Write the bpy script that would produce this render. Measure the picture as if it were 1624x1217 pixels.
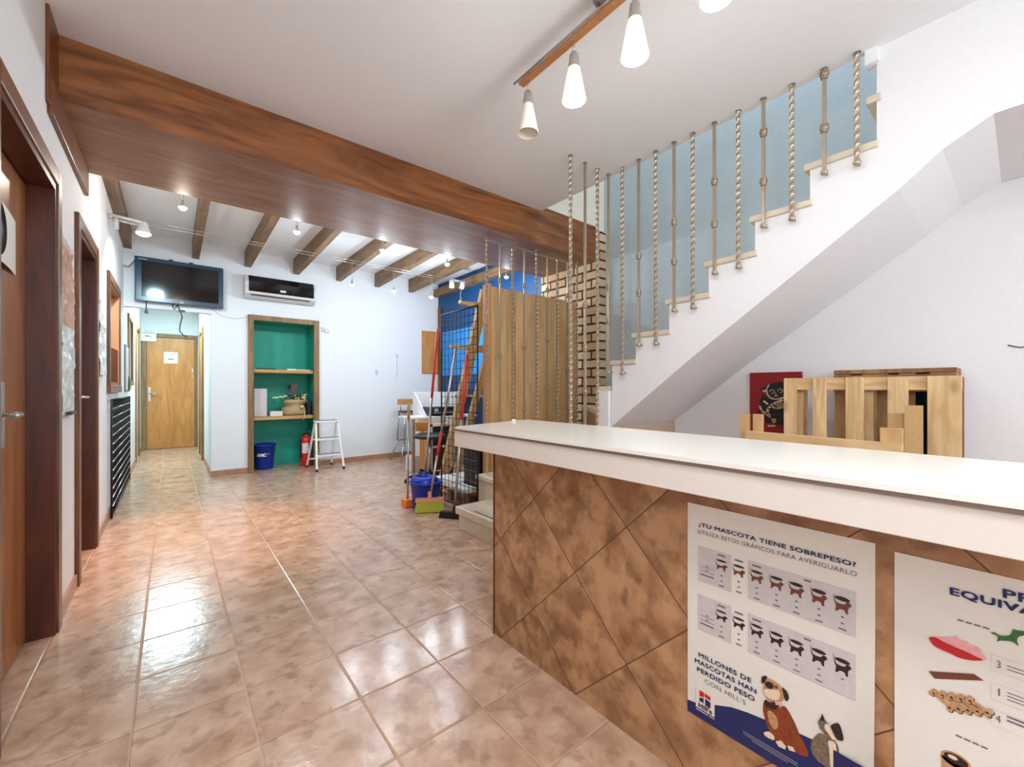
import bpy, bmesh, math, random
from mathutils import Vector, Matrix
random.seed(7)
for o in list(bpy.data.objects): bpy.data.objects.remove(o)
SC = bpy.context.scene; COL = SC.collection
PI = math.pi

# ------------------------------------------------------------------ camera
cam = bpy.data.objects.new('camera', bpy.data.cameras.new('camera')); COL.objects.link(cam)
cam.location = (0, 0, 1.12); cam.rotation_euler = (PI/2, 0, -math.radians(39.19))
cam.data.sensor_width = 36; cam.data.lens = 36*663.3/1624; cam.data.shift_y = 7.6/1624
cam.data.clip_start = .02
SC.camera = cam
# ------------------------------------------------------------------ view, world
SC.view_settings.view_transform = 'Standard'; SC.view_settings.look = 'None'
SC.view_settings.gamma = 1; SC.view_settings.exposure = 0.25
W = bpy.data.worlds.new('world'); SC.world = W; W.use_nodes = True
W.node_tree.nodes['Background'].inputs[0].default_value = (.75, .85, 1, 1)
W.node_tree.nodes['Background'].inputs[1].default_value = 1.0

def lamp(name, kind, loc, power, color=(1, 1, 1), size=.05, rot=(0, 0, 0), sy=None, spot=None, blend=.5):
    d = bpy.data.lights.new(name, kind); d.energy = power; d.color = color
    if kind == 'AREA':
        d.size = size
        if sy: d.shape = 'RECTANGLE'; d.size_y = sy
    else: d.shadow_soft_size = size
    if spot: d.spot_size = math.radians(spot); d.spot_blend = blend
    o = bpy.data.objects.new(name, d); COL.objects.link(o); o.location = loc; o.rotation_euler = rot
    return o
COOL = (.80, .91, 1.0); NEU = (1.0, .955, .90); WARM = (1.0, .62, .36)
# soft fill, added as daylight from an unseen shop window behind the camera
lamp('window_fill', 'AREA', (1.1, -3.32, 1.45), 90, (.86, .93, 1.0), 2.6, (PI/2, 0, 0), 1.9)
# daylight coming down the stairwell
lamp('stairwell_daylight', 'AREA', (3.15, .9, 4.85), 32, (.86, .93, 1.0), .8, (0, 0, 0), 3.0)
# the ceiling light of the corridor
lamp('corridor_light', 'AREA', (0, 8.3, 2.52), 62, (.62, .93, 1.0), .5, (0, 0, 0), 1.0)
# unseen fill light, added behind the camera to brighten the front room
lamp('front_fill', 'AREA', (-.02, -.75, 2.72), 36, (.97, .98, 1.0), .5, (0, 0, 0), .6)

# ------------------------------------------------------------------ materials
def srgb(r, g, b):
    f = lambda c: c/12.92 if c <= .04045 else ((c+.055)/1.055)**2.4
    return (f(r/255), f(g/255), f(b/255), 1)
def newmat(name):
    m = bpy.data.materials.new(name); m.use_nodes = True
    return m, m.node_tree.nodes, m.node_tree.links, m.node_tree.nodes['Principled BSDF']
def plain(name, c, rough=.5, metal=0, emis=None, es=0, noise=.04, bump=0, bscale=60, trans=0):
    m, N, L, b = newmat(name); c = srgb(*c)
    tc = N.new('ShaderNodeTexCoord'); nz = N.new('ShaderNodeTexNoise'); nz.inputs['Scale'].default_value = bscale
    nz.inputs['Detail'].default_value = 3
    L.new(tc.outputs['Object'], nz.inputs['Vector'])
    r = N.new('ShaderNodeValToRGB'); r.color_ramp.elements[0].position = .3; r.color_ramp.elements[1].position = .7
    r.color_ramp.elements[0].color = tuple(max(0, x*(1-noise)) for x in c[:3])+(1,)
    r.color_ramp.elements[1].color = tuple(min(1, x*(1+noise)) for x in c[:3])+(1,)
    L.new(nz.outputs['Fac'], r.inputs['Fac']); L.new(r.outputs['Color'], b.inputs['Base Color'])
    b.inputs['Roughness'].default_value = rough; b.inputs['Metallic'].default_value = metal
    if bump:
        bp = N.new('ShaderNodeBump'); bp.inputs['Strength'].default_value = bump; bp.inputs['Distance'].default_value = .004
        L.new(nz.outputs['Fac'], bp.inputs['Height']); L.new(bp.outputs['Normal'], b.inputs['Normal'])
    if emis:
        b.inputs['Emission Color'].default_value = srgb(*emis); b.inputs['Emission Strength'].default_value = es
    if trans: b.inputs['Transmission Weight'].default_value = trans
    return m
def wood(name, c1, c2, axis='X', scale=6, rough=.45, knots=0.0, stretch=14, bump=.15):
    m, N, L, b = newmat(name)
    tc = N.new('ShaderNodeTexCoord'); mp = N.new('ShaderNodeMapping')
    s = [stretch]*3; s['XYZ'.index(axis)] = 1.0
    mp.inputs['Scale'].default_value = s
    L.new(tc.outputs['Object'], mp.inputs['Vector'])
    nz = N.new('ShaderNodeTexNoise'); nz.inputs['Scale'].default_value = scale*.5; nz.inputs['Detail'].default_value = 6
    nz.inputs['Distortion'].default_value = 1.2
    L.new(mp.outputs[0], nz.inputs['Vector'])
    r = N.new('ShaderNodeValToRGB'); r.color_ramp.elements[0].position = .33; r.color_ramp.elements[1].position = .68
    r.color_ramp.elements[0].color = srgb(*c1); r.color_ramp.elements[1].color = srgb(*c2)
    L.new(nz.outputs['Fac'], r.inputs['Fac'])
    out = r.outputs['Color']
    if knots:
        vo = N.new('ShaderNodeTexVoronoi'); vo.inputs['Scale'].default_value = 1.0
        mp2 = N.new('ShaderNodeMapping'); s2 = [9.0]*3; s2['XYZ'.index(axis)] = 4.5; mp2.inputs['Scale'].default_value = s2
        L.new(tc.outputs['Object'], mp2.inputs['Vector']); L.new(mp2.outputs[0], vo.inputs['Vector'])
        r2 = N.new('ShaderNodeValToRGB'); r2.color_ramp.elements[0].position = .08; r2.color_ramp.elements[1].position = .24
        r2.color_ramp.elements[0].color = (knots,)*3+(1,); r2.color_ramp.elements[1].color = (0, 0, 0, 1)
        L.new(vo.outputs['Distance'], r2.inputs['Fac'])
        mx = N.new('ShaderNodeMix'); mx.data_type = 'RGBA'
        L.new(r2.outputs['Color'], mx.inputs[0]); L.new(out, mx.inputs[6])
        mx.inputs[7].default_value = tuple(x*.35 for x in srgb(*c1)[:3])+(1,)
        out = mx.outputs[2]
    L.new(out, b.inputs['Base Color']); b.inputs['Roughness'].default_value = rough
    bp = N.new('ShaderNodeBump'); bp.inputs['Strength'].default_value = bump; bp.inputs['Distance'].default_value = .002
    L.new(nz.outputs['Fac'], bp.inputs['Height']); L.new(bp.outputs['Normal'], b.inputs['Normal'])
    return m
def math_node(N, L, op, a, bb=None, c=None):
    n = N.new('ShaderNodeMath'); n.operation = op
    for i, v in enumerate((a, bb, c)):
        if v is None: continue
        if hasattr(v, 'links') or hasattr(v, 'is_linked'): L.new(v, n.inputs[i])
        else: n.inputs[i].default_value = v
    return n.outputs[0]
def tiles(name, axes, origin, size, rot45, cols, grout, gw=.0035, rough=.25, bumpy=.25, gr=.6, s1=6.5, s2=13, lo=.32, hi=.66):
    """square stoneware tiles with a mottled glaze and grout lines; axes = the two in-plane world axes"""
    m, N, L, b = newmat(name)
    tc = N.new('ShaderNodeTexCoord'); sp = N.new('ShaderNodeSeparateXYZ'); L.new(tc.outputs['Object'], sp.inputs[0])
    u, v = sp.outputs[axes[0]], sp.outputs[axes[1]]
    u = math_node(N, L, 'SUBTRACT', u, origin[0]); v = math_node(N, L, 'SUBTRACT', v, origin[1])
    if rot45:
        k = 1/math.sqrt(2)
        a = math_node(N, L, 'MULTIPLY', math_node(N, L, 'ADD', u, v), k)
        c = math_node(N, L, 'MULTIPLY', math_node(N, L, 'SUBTRACT', u, v), k)
        u, v = a, c
    u = math_node(N, L, 'DIVIDE', u, size); v = math_node(N, L, 'DIVIDE', v, size)
    def edge(x):
        return math_node(N, L, 'ABSOLUTE', math_node(N, L, 'SUBTRACT', math_node(N, L, 'FRACT', math_node(N, L, 'ADD', x, .5)), .5))
    d = math_node(N, L, 'MINIMUM', edge(u), edge(v))
    g = math_node(N, L, 'LESS_THAN', d, gw/size)
    gs = N.new('ShaderNodeMapRange'); gs.inputs[1].default_value = gw*.6/size; gs.inputs[2].default_value = gw*2.4/size
    L.new(d, gs.inputs[0])
    # per-tile random offset so every tile is mottled differently
    cx = N.new('ShaderNodeCombineXYZ')
    L.new(math_node(N, L, 'FLOOR', u), cx.inputs[0]); L.new(math_node(N, L, 'FLOOR', v), cx.inputs[1])
    wn = N.new('ShaderNodeTexWhiteNoise'); L.new(cx.outputs[0], wn.inputs['Vector'])
    sc = N.new('ShaderNodeVectorMath'); sc.operation = 'SCALE'; sc.inputs['Scale'].default_value = 7
    L.new(wn.outputs['Color'], sc.inputs[0])
    ad = N.new('ShaderNodeVectorMath'); ad.operation = 'ADD'
    L.new(tc.outputs['Object'], ad.inputs[0]); L.new(sc.outputs[0], ad.inputs[1])
    n1 = N.new('ShaderNodeTexNoise'); n1.inputs['Scale'].default_value = s1; n1.inputs['Detail'].default_value = 5
    n1.inputs['Roughness'].default_value = .55; L.new(ad.outputs[0], n1.inputs['Vector'])
    n2 = N.new('ShaderNodeTexNoise'); n2.inputs['Scale'].default_value = s2; n2.inputs['Detail'].default_value = 4
    n2.inputs['Distortion'].default_value = .25; L.new(ad.outputs[0], n2.inputs['Vector'])
    r1 = N.new('ShaderNodeValToRGB'); r1.color_ramp.elements[0].position = lo; r1.color_ramp.elements[1].position = hi
    r1.color_ramp.elements[0].color = srgb(*cols[0]); r1.color_ramp.elements[1].color = srgb(*cols[1])
    L.new(n1.outputs['Fac'], r1.inputs['Fac'])
    r2 = N.new('ShaderNodeValToRGB'); r2.color_ramp.elements[0].position = .53; r2.color_ramp.elements[1].position = .66
    r2.color_ramp.elements[0].color = (0, 0, 0, 1); r2.color_ramp.elements[1].color = (.5, .5, .5, 1)
    L.new(n2.outputs['Fac'], r2.inputs['Fac'])
    mx = N.new('ShaderNodeMix'); mx.data_type = 'RGBA'
    L.new(r2.outputs['Color'], mx.inputs[0]); L.new(r1.outputs['Color'], mx.inputs[6]); mx.inputs[7].default_value = srgb(*cols[2])
    mg = N.new('ShaderNodeMix'); mg.data_type = 'RGBA'
    L.new(g, mg.inputs[0]); L.new(mx.outputs[2], mg.inputs[6]); mg.inputs[7].default_value = srgb(*grout)
    L.new(mg.outputs[2], b.inputs['Base Color'])
    rr = N.new('ShaderNodeMapRange'); L.new(g, rr.inputs[0]); rr.inputs[3].default_value = rough; rr.inputs[4].default_value = gr
    L.new(rr.outputs[0], b.inputs['Roughness'])
    n3 = N.new('ShaderNodeTexNoise'); n3.inputs['Scale'].default_value = 26; n3.inputs['Detail'].default_value = 4
    L.new(tc.outputs['Object'], n3.inputs['Vector'])
    h = math_node(N, L, 'MULTIPLY_ADD', n3.outputs['Fac'], .6, gs.outputs[0])
    bp = N.new('ShaderNodeBump'); bp.inputs['Strength'].default_value = bumpy; bp.inputs['Distance'].default_value = .004
    L.new(h, bp.inputs['Height']); L.new(bp.outputs['Normal'], b.inputs['Normal'])
    return m
def brickmat(name):
    m, N, L, b = newmat(name)
    tc = N.new('ShaderNodeTexCoord'); sp = N.new('ShaderNodeSeparateXYZ'); L.new(tc.outputs['Object'], sp.inputs[0])
    cb = N.new('ShaderNodeCombineXYZ')
    L.new(math_node(N, L, 'ADD', sp.outputs[1], sp.outputs[0]), cb.inputs[0]); L.new(sp.outputs[2], cb.inputs[1])
    nz = N.new('ShaderNodeTexNoise'); nz.inputs['Scale'].default_value = 14; L.new(tc.outputs['Object'], nz.inputs['Vector'])
    av = N.new('ShaderNodeVectorMath'); av.operation = 'SCALE'; av.inputs['Scale'].default_value = .018
    L.new(nz.outputs['Color'], av.inputs[0])
    a2 = N.new('ShaderNodeVectorMath'); a2.operation = 'ADD'; L.new(cb.outputs[0], a2.inputs[0]); L.new(av.outputs[0], a2.inputs[1])
    br = N.new('ShaderNodeTexBrick'); L.new(a2.outputs[0], br.inputs['Vector'])
    br.inputs['Scale'].default_value = 1; br.inputs['Brick Width'].default_value = .25; br.inputs['Row Height'].default_value = .096
    br.inputs['Mortar Size'].default_value = .012; br.inputs['Mortar Smooth'].default_value = .3; br.inputs['Bias'].default_value = -.1
    br.inputs['Color1'].default_value = srgb(222, 196, 158); br.inputs['Color2'].default_value = srgb(180, 138, 98)
    br.inputs['Mortar'].default_value = srgb(74, 32, 16)
    L.new(br.outputs['Color'], b.inputs['Base Color']); b.inputs['Roughness'].default_value = .8
    bp = N.new('ShaderNodeBump'); bp.invert = True; bp.inputs['Strength'].default_value = .9; bp.inputs['Distance'].default_value = .012
    L.new(br.outputs['Fac'], bp.inputs['Height']); L.new(bp.outputs['Normal'], b.inputs['Normal'])
    return m
M = {}
M['wall'] = plain('white_plaster', (228, 227, 226), .7, noise=.012, bump=.30, bscale=55)
M['wall_rough'] = plain('rough_white_plaster', (226, 230, 233), .75, noise=.015, bump=.5, bscale=45)
M['ceiling'] = plain('ceiling_paint', (236, 238, 241), .75, noise=.01, bump=.10, bscale=30)
M['stairwhite'] = plain('stair_white_plaster', (232, 232, 234), .7, noise=.015, bump=.35, bscale=60)
M['greywall'] = plain('grey_blue_paint', (186, 200, 206), .6, noise=.02, bump=.1, bscale=20)
M['creamwall'] = plain('cream_plaster', (232, 226, 208), .7, noise=.02, bump=.2)
M['blue'] = plain('blue_paint', (0, 66, 116), .55, noise=.03)
M['azure'] = plain('lit_azure_paint', (28, 136, 214), .5, noise=.03)  # brighter blue for the lit band on the blue wall
M['teal'] = plain('teal_paint', (20, 158, 136), .55, noise=.03, bscale=8)
M['floor'] = tiles('floor_tiles', (0, 1), (.2167, 1.519), .316, False, ((176, 140, 116), (208, 176, 152), (138, 98, 74)), (188, 154, 128), .0024, .18, .45, s1=8, s2=15, lo=.34, hi=.66)
M['ctile'] = tiles('counter_tiles', (1, 2), (1.086, 0.0), .316, True, ((148, 104, 70), (188, 144, 104), (100, 64, 42)), (96, 68, 48), .0018, .40, .10, s1=9, s2=15, lo=.40, hi=.60)
M['skirt'] = plain('tile_skirting', (170, 126, 98), .35, noise=.18, bscale=12)
M['marble'] = plain('cream_marble', (214, 202, 180), .3, noise=.06, bscale=14)
M['beamX'] = wood('beam_wood', (106, 60, 28), (160, 100, 54), 'X', 3, .42, 0, 8)
M['beamS'] = wood('beam_soffit_wood', (132, 92, 68), (160, 120, 92), 'X', 3, .5, 0, 7)
M['rafter'] = wood('rafter_wood', (102, 76, 50), (142, 112, 78), 'Y', 5, .55, .25, 10)
M['frame'] = wood('door_frame_wood', (84, 44, 18), (124, 72, 36), 'Z', 6, .35, 0, 14)
M['frameY'] = wood('frame_top_wood', (98, 58, 32), (136, 90, 56), 'Y', 6, .4, 0, 14)
M['door'] = wood('door_leaf_wood', (140, 82, 34), (172, 108, 52), 'Z', 4, .3, 0, 6, .05)
M['oak'] = wood('oak_door', (174, 112, 50), (200, 138, 72), 'Z', 4, .35, 0, 5, .05)
M['jamb'] = wood('dark_jamb', (62, 26, 12), (92, 42, 20), 'Z', 4, .35, 0, 8)
M['nframe'] = wood('niche_frame_wood', (112, 82, 46), (146, 112, 70), 'Z', 5, .5, 0, 12)
M['shelfw'] = wood('pine_shelf', (166, 120, 62), (200, 154, 92), 'X', 5, .5, 0, 12)
M['panel'] = wood('board_panel_wood', (188, 148, 98), (212, 174, 124), 'Z', 3, .5, 0, 5, .05)
M['pine'] = wood('raw_pine', (196, 160, 112), (228, 198, 150), 'Z', 5, .65, .5, 8)
M['pineY'] = wood('raw_pine_y', (196, 160, 112), (226, 194, 146), 'Y', 5, .65, .45, 8)
M['dpine'] = wood('old_pine', (122, 82, 46), (168, 124, 78), 'Z', 5, .65, .5, 8)
M['orange'] = wood('orange_plywood', (182, 122, 56), (206, 146, 78), 'Z', 3, .5, 0, 5)
M['brick'] = brickmat('rustic_brick')
M['counter'] = plain('counter_white', (226, 218, 208), .3, noise=.012)
M['ctop'] = plain('counter_top_white', (236, 234, 226), .16, noise=.01)
M['alu'] = plain('taupe_edge', (142, 124, 112), .35, .2)
M['steel'] = plain('steel', (190, 186, 180), .28, .9)
M['pewter'] = plain('champagne_paint', (176, 162, 142), .34, .55, noise=.06)
M['pewter_dark'] = plain('champagne_collar', (156, 138, 116), .42, .45, noise=.08)
M['copper'] = plain('copper_wood_bar', (196, 138, 88), .35, .15, noise=.08)
M['capgrey'] = plain('lamp_cap_grey', (168, 160, 152), .4, .3)
M['glass_off'] = plain('frosted_glass', (236, 230, 216), .3, noise=.01)
M['glass_on'] = plain('lit_frosted_glass', (250, 250, 245), .3, emis=(240, 248, 255), es=1.5)
M['glass_top'] = plain('lit_glass_near_cap', (250, 246, 220), .3, emis=(255, 240, 170), es=.62)
M['glass_low'] = plain('lit_glass_rim', (250, 250, 240), .3, emis=(255, 248, 216), es=.85)
M['bulb'] = plain('lit_bulb', (255, 255, 255), .3, emis=(232, 246, 255), es=12)
M['bulbface'] = plain('lit_lamp_opening', (255, 255, 255), .3, emis=(240, 248, 255), es=5)
M['black'] = plain('black_plastic', (22, 22, 24), .4)
M['wire'] = plain('black_wire', (30, 28, 30), .45, .3)
M['screen'] = plain('tv_screen', (9, 12, 18), .12)
M['tvframe'] = plain('tv_frame', (24, 62, 84), .25)
M['acwhite'] = plain('ac_grey', (196, 198, 198), .4)
M['acglass'] = plain('ac_black_glass', (14, 12, 12), .08)
M['paper'] = plain('paper', (226, 222, 214), .55, noise=.012)
M['navy'] = plain('navy_ink', (22, 34, 92), .5)
M['greyink'] = plain('grey_ink', (110, 104, 112), .5)
M['lightgrey'] = plain('grey_print', (200, 194, 194), .5)
M['darkink'] = plain('dark_ink', (44, 26, 22), .5)
M['brownink'] = plain('brown_print', (112, 62, 40), .5, noise=.2, bscale=300)
M['redink'] = plain('red_print', (190, 26, 40), .5)
M['rust'] = plain('rust_fur_print', (132, 58, 28), .5, noise=.25, bscale=120)
M['tan'] = plain('tan_fur_print', (190, 142, 96), .5, noise=.2, bscale=120)
M['cream'] = plain('cream_print', (226, 206, 182), .5, noise=.06, bscale=120)
M['tabby'] = plain('tabby_print', (118, 100, 84), .5, noise=.45, bscale=160)
M['pink'] = plain('pink_print', (232, 168, 168), .5, noise=.08, bscale=120)
M['green'] = plain('green_print', (52, 104, 42), .5, noise=.3, bscale=200)
M['white'] = plain('white_enamel', (232, 232, 230), .35)
M['bluep'] = plain('blue_plastic', (10, 52, 178), .35)
M['blued'] = plain('blue_bin_plastic', (12, 44, 150), .38)
M['red'] = plain('red_enamel', (196, 28, 22), .3)
M['redh'] = plain('red_handle', (204, 46, 38), .35)
M['bristle'] = plain('lime_bristles', (178, 186, 66), .8, noise=.3, bscale=200)
M['coral'] = plain('coral_plastic', (224, 150, 120), .5)
M['orangep'] = plain('orange_plastic', (232, 124, 44), .4)
M['canvas_red'] = plain('red_canvas', (138, 12, 22), .6, noise=.18, bscale=9)
M['fig_black'] = plain('black_navy_paint', (18, 18, 30), .6)
M['fig_cream'] = plain('cream_paint_lines', (206, 184, 152), .6)
M['olive'] = plain('olive_paint', (140, 128, 62), .6)
M['burlap'] = plain('burlap', (176, 152, 112), .9, noise=.2, bump=.6, bscale=120)
M['dried'] = plain('dried_flower', (112, 84, 74), .9, noise=.4, bscale=60)
M['petal'] = plain('cream_petal', (234, 224, 176), .7)
M['leaf'] = plain('dark_leaf', (42, 62, 34), .6)
M['cardb'] = plain('cardboard', (196, 160, 112), .8, noise=.05)
M['silver'] = plain('silver_wrap', (214, 216, 214), .25, .15, noise=.2, bump=.8, bscale=14)
M['fleshtone'] = plain('salmon_print', (196, 140, 110), .4, noise=.35, bscale=18)
M['tanwall'] = plain('apricot_wall', (214, 150, 106), .7)
M['upwall'] = plain('tan_side_of_stairs', (196, 172, 148), .6, noise=.03)
M['glass'] = plain('clear_glass', (240, 244, 244), .05, trans=.9)

# ------------------------------------------------------------------ mesh builder
class MB:
    def __init__(s): s.bm = bmesh.new()
    def poly(s, pts, m=0):
        vs = [s.bm.verts.new(p) for p in pts]
        try: f = s.bm.faces.new(vs); f.material_index = m
        except ValueError: pass
        return s
    def box(s, x0, x1, y0, y1, z0, z1, m=0, bev=0):
        r = bmesh.ops.create_cube(s.bm, size=1)
        for v in r['verts']:
            v.co = Vector(((x0+x1)/2+v.co.x*(x1-x0), (y0+y1)/2+v.co.y*(y1-y0), (z0+z1)/2+v.co.z*(z1-z0)))
        fs = set(f for v in r['verts'] for f in v.link_faces)
        for f in fs: f.material_index = m
        if bev:
            es = list(set(e for v in r['verts'] for e in v.link_edges))
            rr = bmesh.ops.bevel(s.bm, geom=es, offset=bev, segments=2, affect='EDGES', profile=.5)
            for f in rr['faces']: f.material_index = m
        return s
    def bar(s, a, b, w, h=None, m=0, n=4, r2=None, twist=0, cap=True):
        """prism between a and b; n=4 gives a rectangular bar w x h, otherwise a round one of radius w"""
        a, b = Vector(a), Vector(b); d = (b-a).normalized()
        up = Vector((0, 0, 1)) if abs(d.z) < .95 else Vector((0, 1, 0))
        x = d.cross(up).normalized(); y = x.cross(d).normalized()
        def ring(c, k):
            out = []
            if n == 4:
                hw, hh = w/2*k, (h or w)/2*k
                for sx, sy in ((-1, -1), (1, -1), (1, 1), (-1, 1)): out.append(s.bm.verts.new(c+x*sx*hw+y*sy*hh))
            else:
                for i in range(n):
                    t = 2*PI*i/n; out.append(s.bm.verts.new(c+(x*math.cos(t)+y*math.sin(t))*w*k))
            return out
        k2 = (r2/w) if r2 else 1
        A, B = ring(a, 1), ring(b, k2)
        for i in range(n):
            j = (i+1) % n; f = s.bm.faces.new((A[i], A[j], B[j], B[i])); f.material_index = m; f.smooth = n > 4
        if cap:
            f = s.bm.faces.new(A[::-1]); f.material_index = m; f = s.bm.faces.new(B); f.material_index = m
        return s
    def tube(s, pts, r, m=0, n=8):
        pts = [Vector(p) for p in pts]; rings = []
        for i, p in enumerate(pts):
            d = (pts[min(i+1, len(pts)-1)]-pts[max(i-1, 0)]).normalized()
            up = Vector((0, 0, 1)) if abs(d.z) < .9 else Vector((1, 0, 0))
            x = d.cross(up).normalized(); y = x.cross(d)
            rings.append([s.bm.verts.new(p+(x*math.cos(2*PI*k/n)+y*math.sin(2*PI*k/n))*r) for k in range(n)])
        for A, B in zip(rings, rings[1:]):
            for i in range(n):
                j = (i+1) % n; f = s.bm.faces.new((A[i], A[j], B[j], B[i])); f.material_index = m; f.smooth = True
        s.bm.faces.new(rings[0][::-1]).material_index = m; s.bm.faces.new(rings[-1]).material_index = m
        return s
    def lathe(s, c, prof, n=24, m=0, M4=None, smooth=True):
        """prof = [(radius, z)...] around a vertical axis at c"""
        c = Vector(c); rings = []
        for r, z in prof:
            ring = []
            for i in range(n):
                t = 2*PI*i/n; p = Vector((max(r, 1e-4)*math.cos(t), max(r, 1e-4)*math.sin(t), z))
                if M4: p = M4 @ p
                ring.append(s.bm.verts.new(c+p))
            rings.append(ring)
        for A, B in zip(rings, rings[1:]):
            for i in range(n):
                j = (i+1) % n; f = s.bm.faces.new((A[i], A[j], B[j], B[i])); f.material_index = m; f.smooth = smooth
        return s
    def ball(s, c, r, m=0, sx=1, sy=1, sz=1, seg=12):
        rr = bmesh.ops.create_uvsphere(s.bm, u_segments=seg, v_segments=max(6, seg//2+2), radius=r)
        for v in rr['verts']: v.co = Vector((v.co.x*sx, v.co.y*sy, v.co.z*sz))+Vector(c)
        for v in rr['verts']:
            for f in v.link_faces: f.material_index = m; f.smooth = True
        return s
    def prism(s, pts, d, m=0):
        """extrude the closed outline pts along the vector d"""
        d = Vector(d); A = [s.bm.verts.new(p) for p in pts]; B = [s.bm.verts.new(Vector(p)+d) for p in pts]
        n = len(pts)
        s.bm.faces.new(A[::-1]).material_index = m; s.bm.faces.new(B).material_index = m
        for i in range(n):
            j = (i+1) % n; s.bm.faces.new((A[i], A[j], B[j], B[i])).material_index = m
        return s
    def xform(s, mat):
        bmesh.ops.transform(s.bm, matrix=mat, verts=s.bm.verts); return s
    def build(s, name, mats, parent=None, label=None, solid=0):
        if not isinstance(mats, (list, tuple)): mats = [mats]
        bmesh.ops.recalc_face_normals(s.bm, faces=s.bm.faces)
        # origin: parent's for parts, base centre for top-level meshes
        if parent: org = parent['_org'] if '_org' in parent.keys() else (0, 0, 0)
        else: org = (0, 0, 0)
        org = Vector(org)
        bmesh.ops.translate(s.bm, vec=-org, verts=s.bm.verts)
        me = bpy.data.meshes.new(name); s.bm.to_mesh(me); s.bm.free()
        for k in mats: me.materials.append(M[k] if isinstance(k, str) else k)
        o = bpy.data.objects.new(name, me); COL.objects.link(o)
        if parent: o.parent = parent; o['_org'] = parent['_org']
        else: o['_org'] = (0, 0, 0)
        if label: o['label'] = label
        return o
def thing(name, label, cat, loc=(0, 0, 0), group=None):
    o = bpy.data.objects.new(name, None); COL.objects.link(o); o.empty_display_size = .1
    o.location = loc; o['_org'] = tuple(loc); o['label'] = label; o['category'] = cat
    if group: o['group'] = group
    return o
def tag(o, label, cat, group=None, kind=None):
    o['label'] = label; o['category'] = cat
    if group: o['group'] = group
    if kind: o['kind'] = kind
    return o
def struct(name, mb, mats, parent=None):
    o = mb.build(name, mats, parent)
    if not parent: o['kind'] = 'structure'
    return o
def copy_thing(root, loc, label=None, group=None):
    r = root.copy(); COL.objects.link(r); r.location = loc; r['_org'] = tuple(loc)
    if label: r['label'] = label
    if group: r['group'] = group
    for ch in list(root.children):
        c = ch.copy(); COL.objects.link(c); c.parent = r
        for g in ch.children:
            d = g.copy(); COL.objects.link(d); d.parent = c
    return r
_tc = {}
def text_polys(s, bold=0.0):
    key = (s, bold)
    if key not in _tc:
        cu = bpy.data.curves.new('t', 'FONT'); cu.body = s; cu.size = 1; cu.offset = bold; cu.resolution_u = 3
        cu.space_character = 1.06
        ob = bpy.data.objects.new('t', cu); COL.objects.link(ob)
        dg = bpy.context.evaluated_depsgraph_get(); dg.update()
        me = bpy.data.meshes.new_from_object(ob.evaluated_get(dg))
        vs = [v.co.copy() for v in me.vertices]; fs = [tuple(p.vertices) for p in me.polygons]
        bpy.data.objects.remove(ob); bpy.data.curves.remove(cu); bpy.data.meshes.remove(me)
        _tc[key] = (vs, fs)
    return _tc[key]
def text(mb, s, x0, x1, y0, y1, fn, m=0, bold=0.0):
    """fit the string into the box x0..x1, y0..y1 of a 2-D page; fn(x,y) places page points in the room"""
    if bold:
        w_ = (y1-y0)*bold*4
        du = fn((x0+x1)/2+.001, y0)-fn((x0+x1)/2, y0); dv = fn((x0+x1)/2, y0+.001)-fn((x0+x1)/2, y0)
        nn = du.cross(dv).normalized()*.00012; i_ = 0
        for k in (-1, 0, 1):
            for q in (-.6, .6):
                text(mb, s, x0+w_*k, x1+w_*k, y0+w_*q, y1+w_*q, (lambda a, b, j=i_: fn(a, b)+nn*j), m, 0); i_ += 1
        return
    vs, fs = text_polys(s, 0)
    if not vs: return
    ax, bx = min(v.x for v in vs), max(v.x for v in vs); ay, by = min(v.y for v in vs), max(v.y for v in vs)
    nv = [mb.bm.verts.new(fn(x0+(v.x-ax)/(bx-ax)*(x1-x0), y0+(v.y-ay)/(by-ay)*(y1-y0))) for v in vs]
    for f in fs:
        try: ff = mb.bm.faces.new([nv[i] for i in f]); ff.material_index = m
        except ValueError: pass

# ================================================================== the room shell
CZ, BZ = 2.785, 2.93        # ceilings of the front and the back room
XL, XR, YB = -.42, 3.62, 6.48
struct('floor', MB().box(-2.2, 4.0, -3.4, 10.4, -.1, 0), 'floor')
# ceilings
mb = MB().box(XL-.2, 2.69, -3.4, 2.87, CZ, CZ+.16)
mb.box(2.69, XR+.1, -3.4, -.6, CZ, CZ+.16)
mb.box(2.655, 2.72, .45, .50, 2.714, CZ)
struct('ceiling', mb, 'ceiling')
struct('ceiling_back', MB().box(XL-.2, XR+.1, 3.70, YB+.1, BZ, BZ+.1), 'ceiling')
struct('ceiling_corridor', MB().box(XL-.2, .6, YB+.1, 10.4, 2.56, 2.66), 'ceiling')
# left wall with its openings (y0,y1,z0,z1)
holes = [(1.96, 2.80, 0, 2.05), (3.44, 4.13, 0, 2.045), (4.95, 5.81, 1.15, 2.05), (7.10, 7.72, 1.22, 2.0), (8.55, 9.25, 0, 2.04)]
mb = MB(); y = -3.4
for (a, b, c, d) in holes:
    mb.box(XL-.12, XL, y, a, 0, BZ+.1)
    if c > 0: mb.box(XL-.12, XL, a, b, 0, c)
    mb.box(XL-.12, XL, a, b, d, BZ+.1); y = b
mb.box(XL-.12, XL, y, 10.4, 0, BZ+.1)
struct('wall_left', mb, 'wall')
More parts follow.
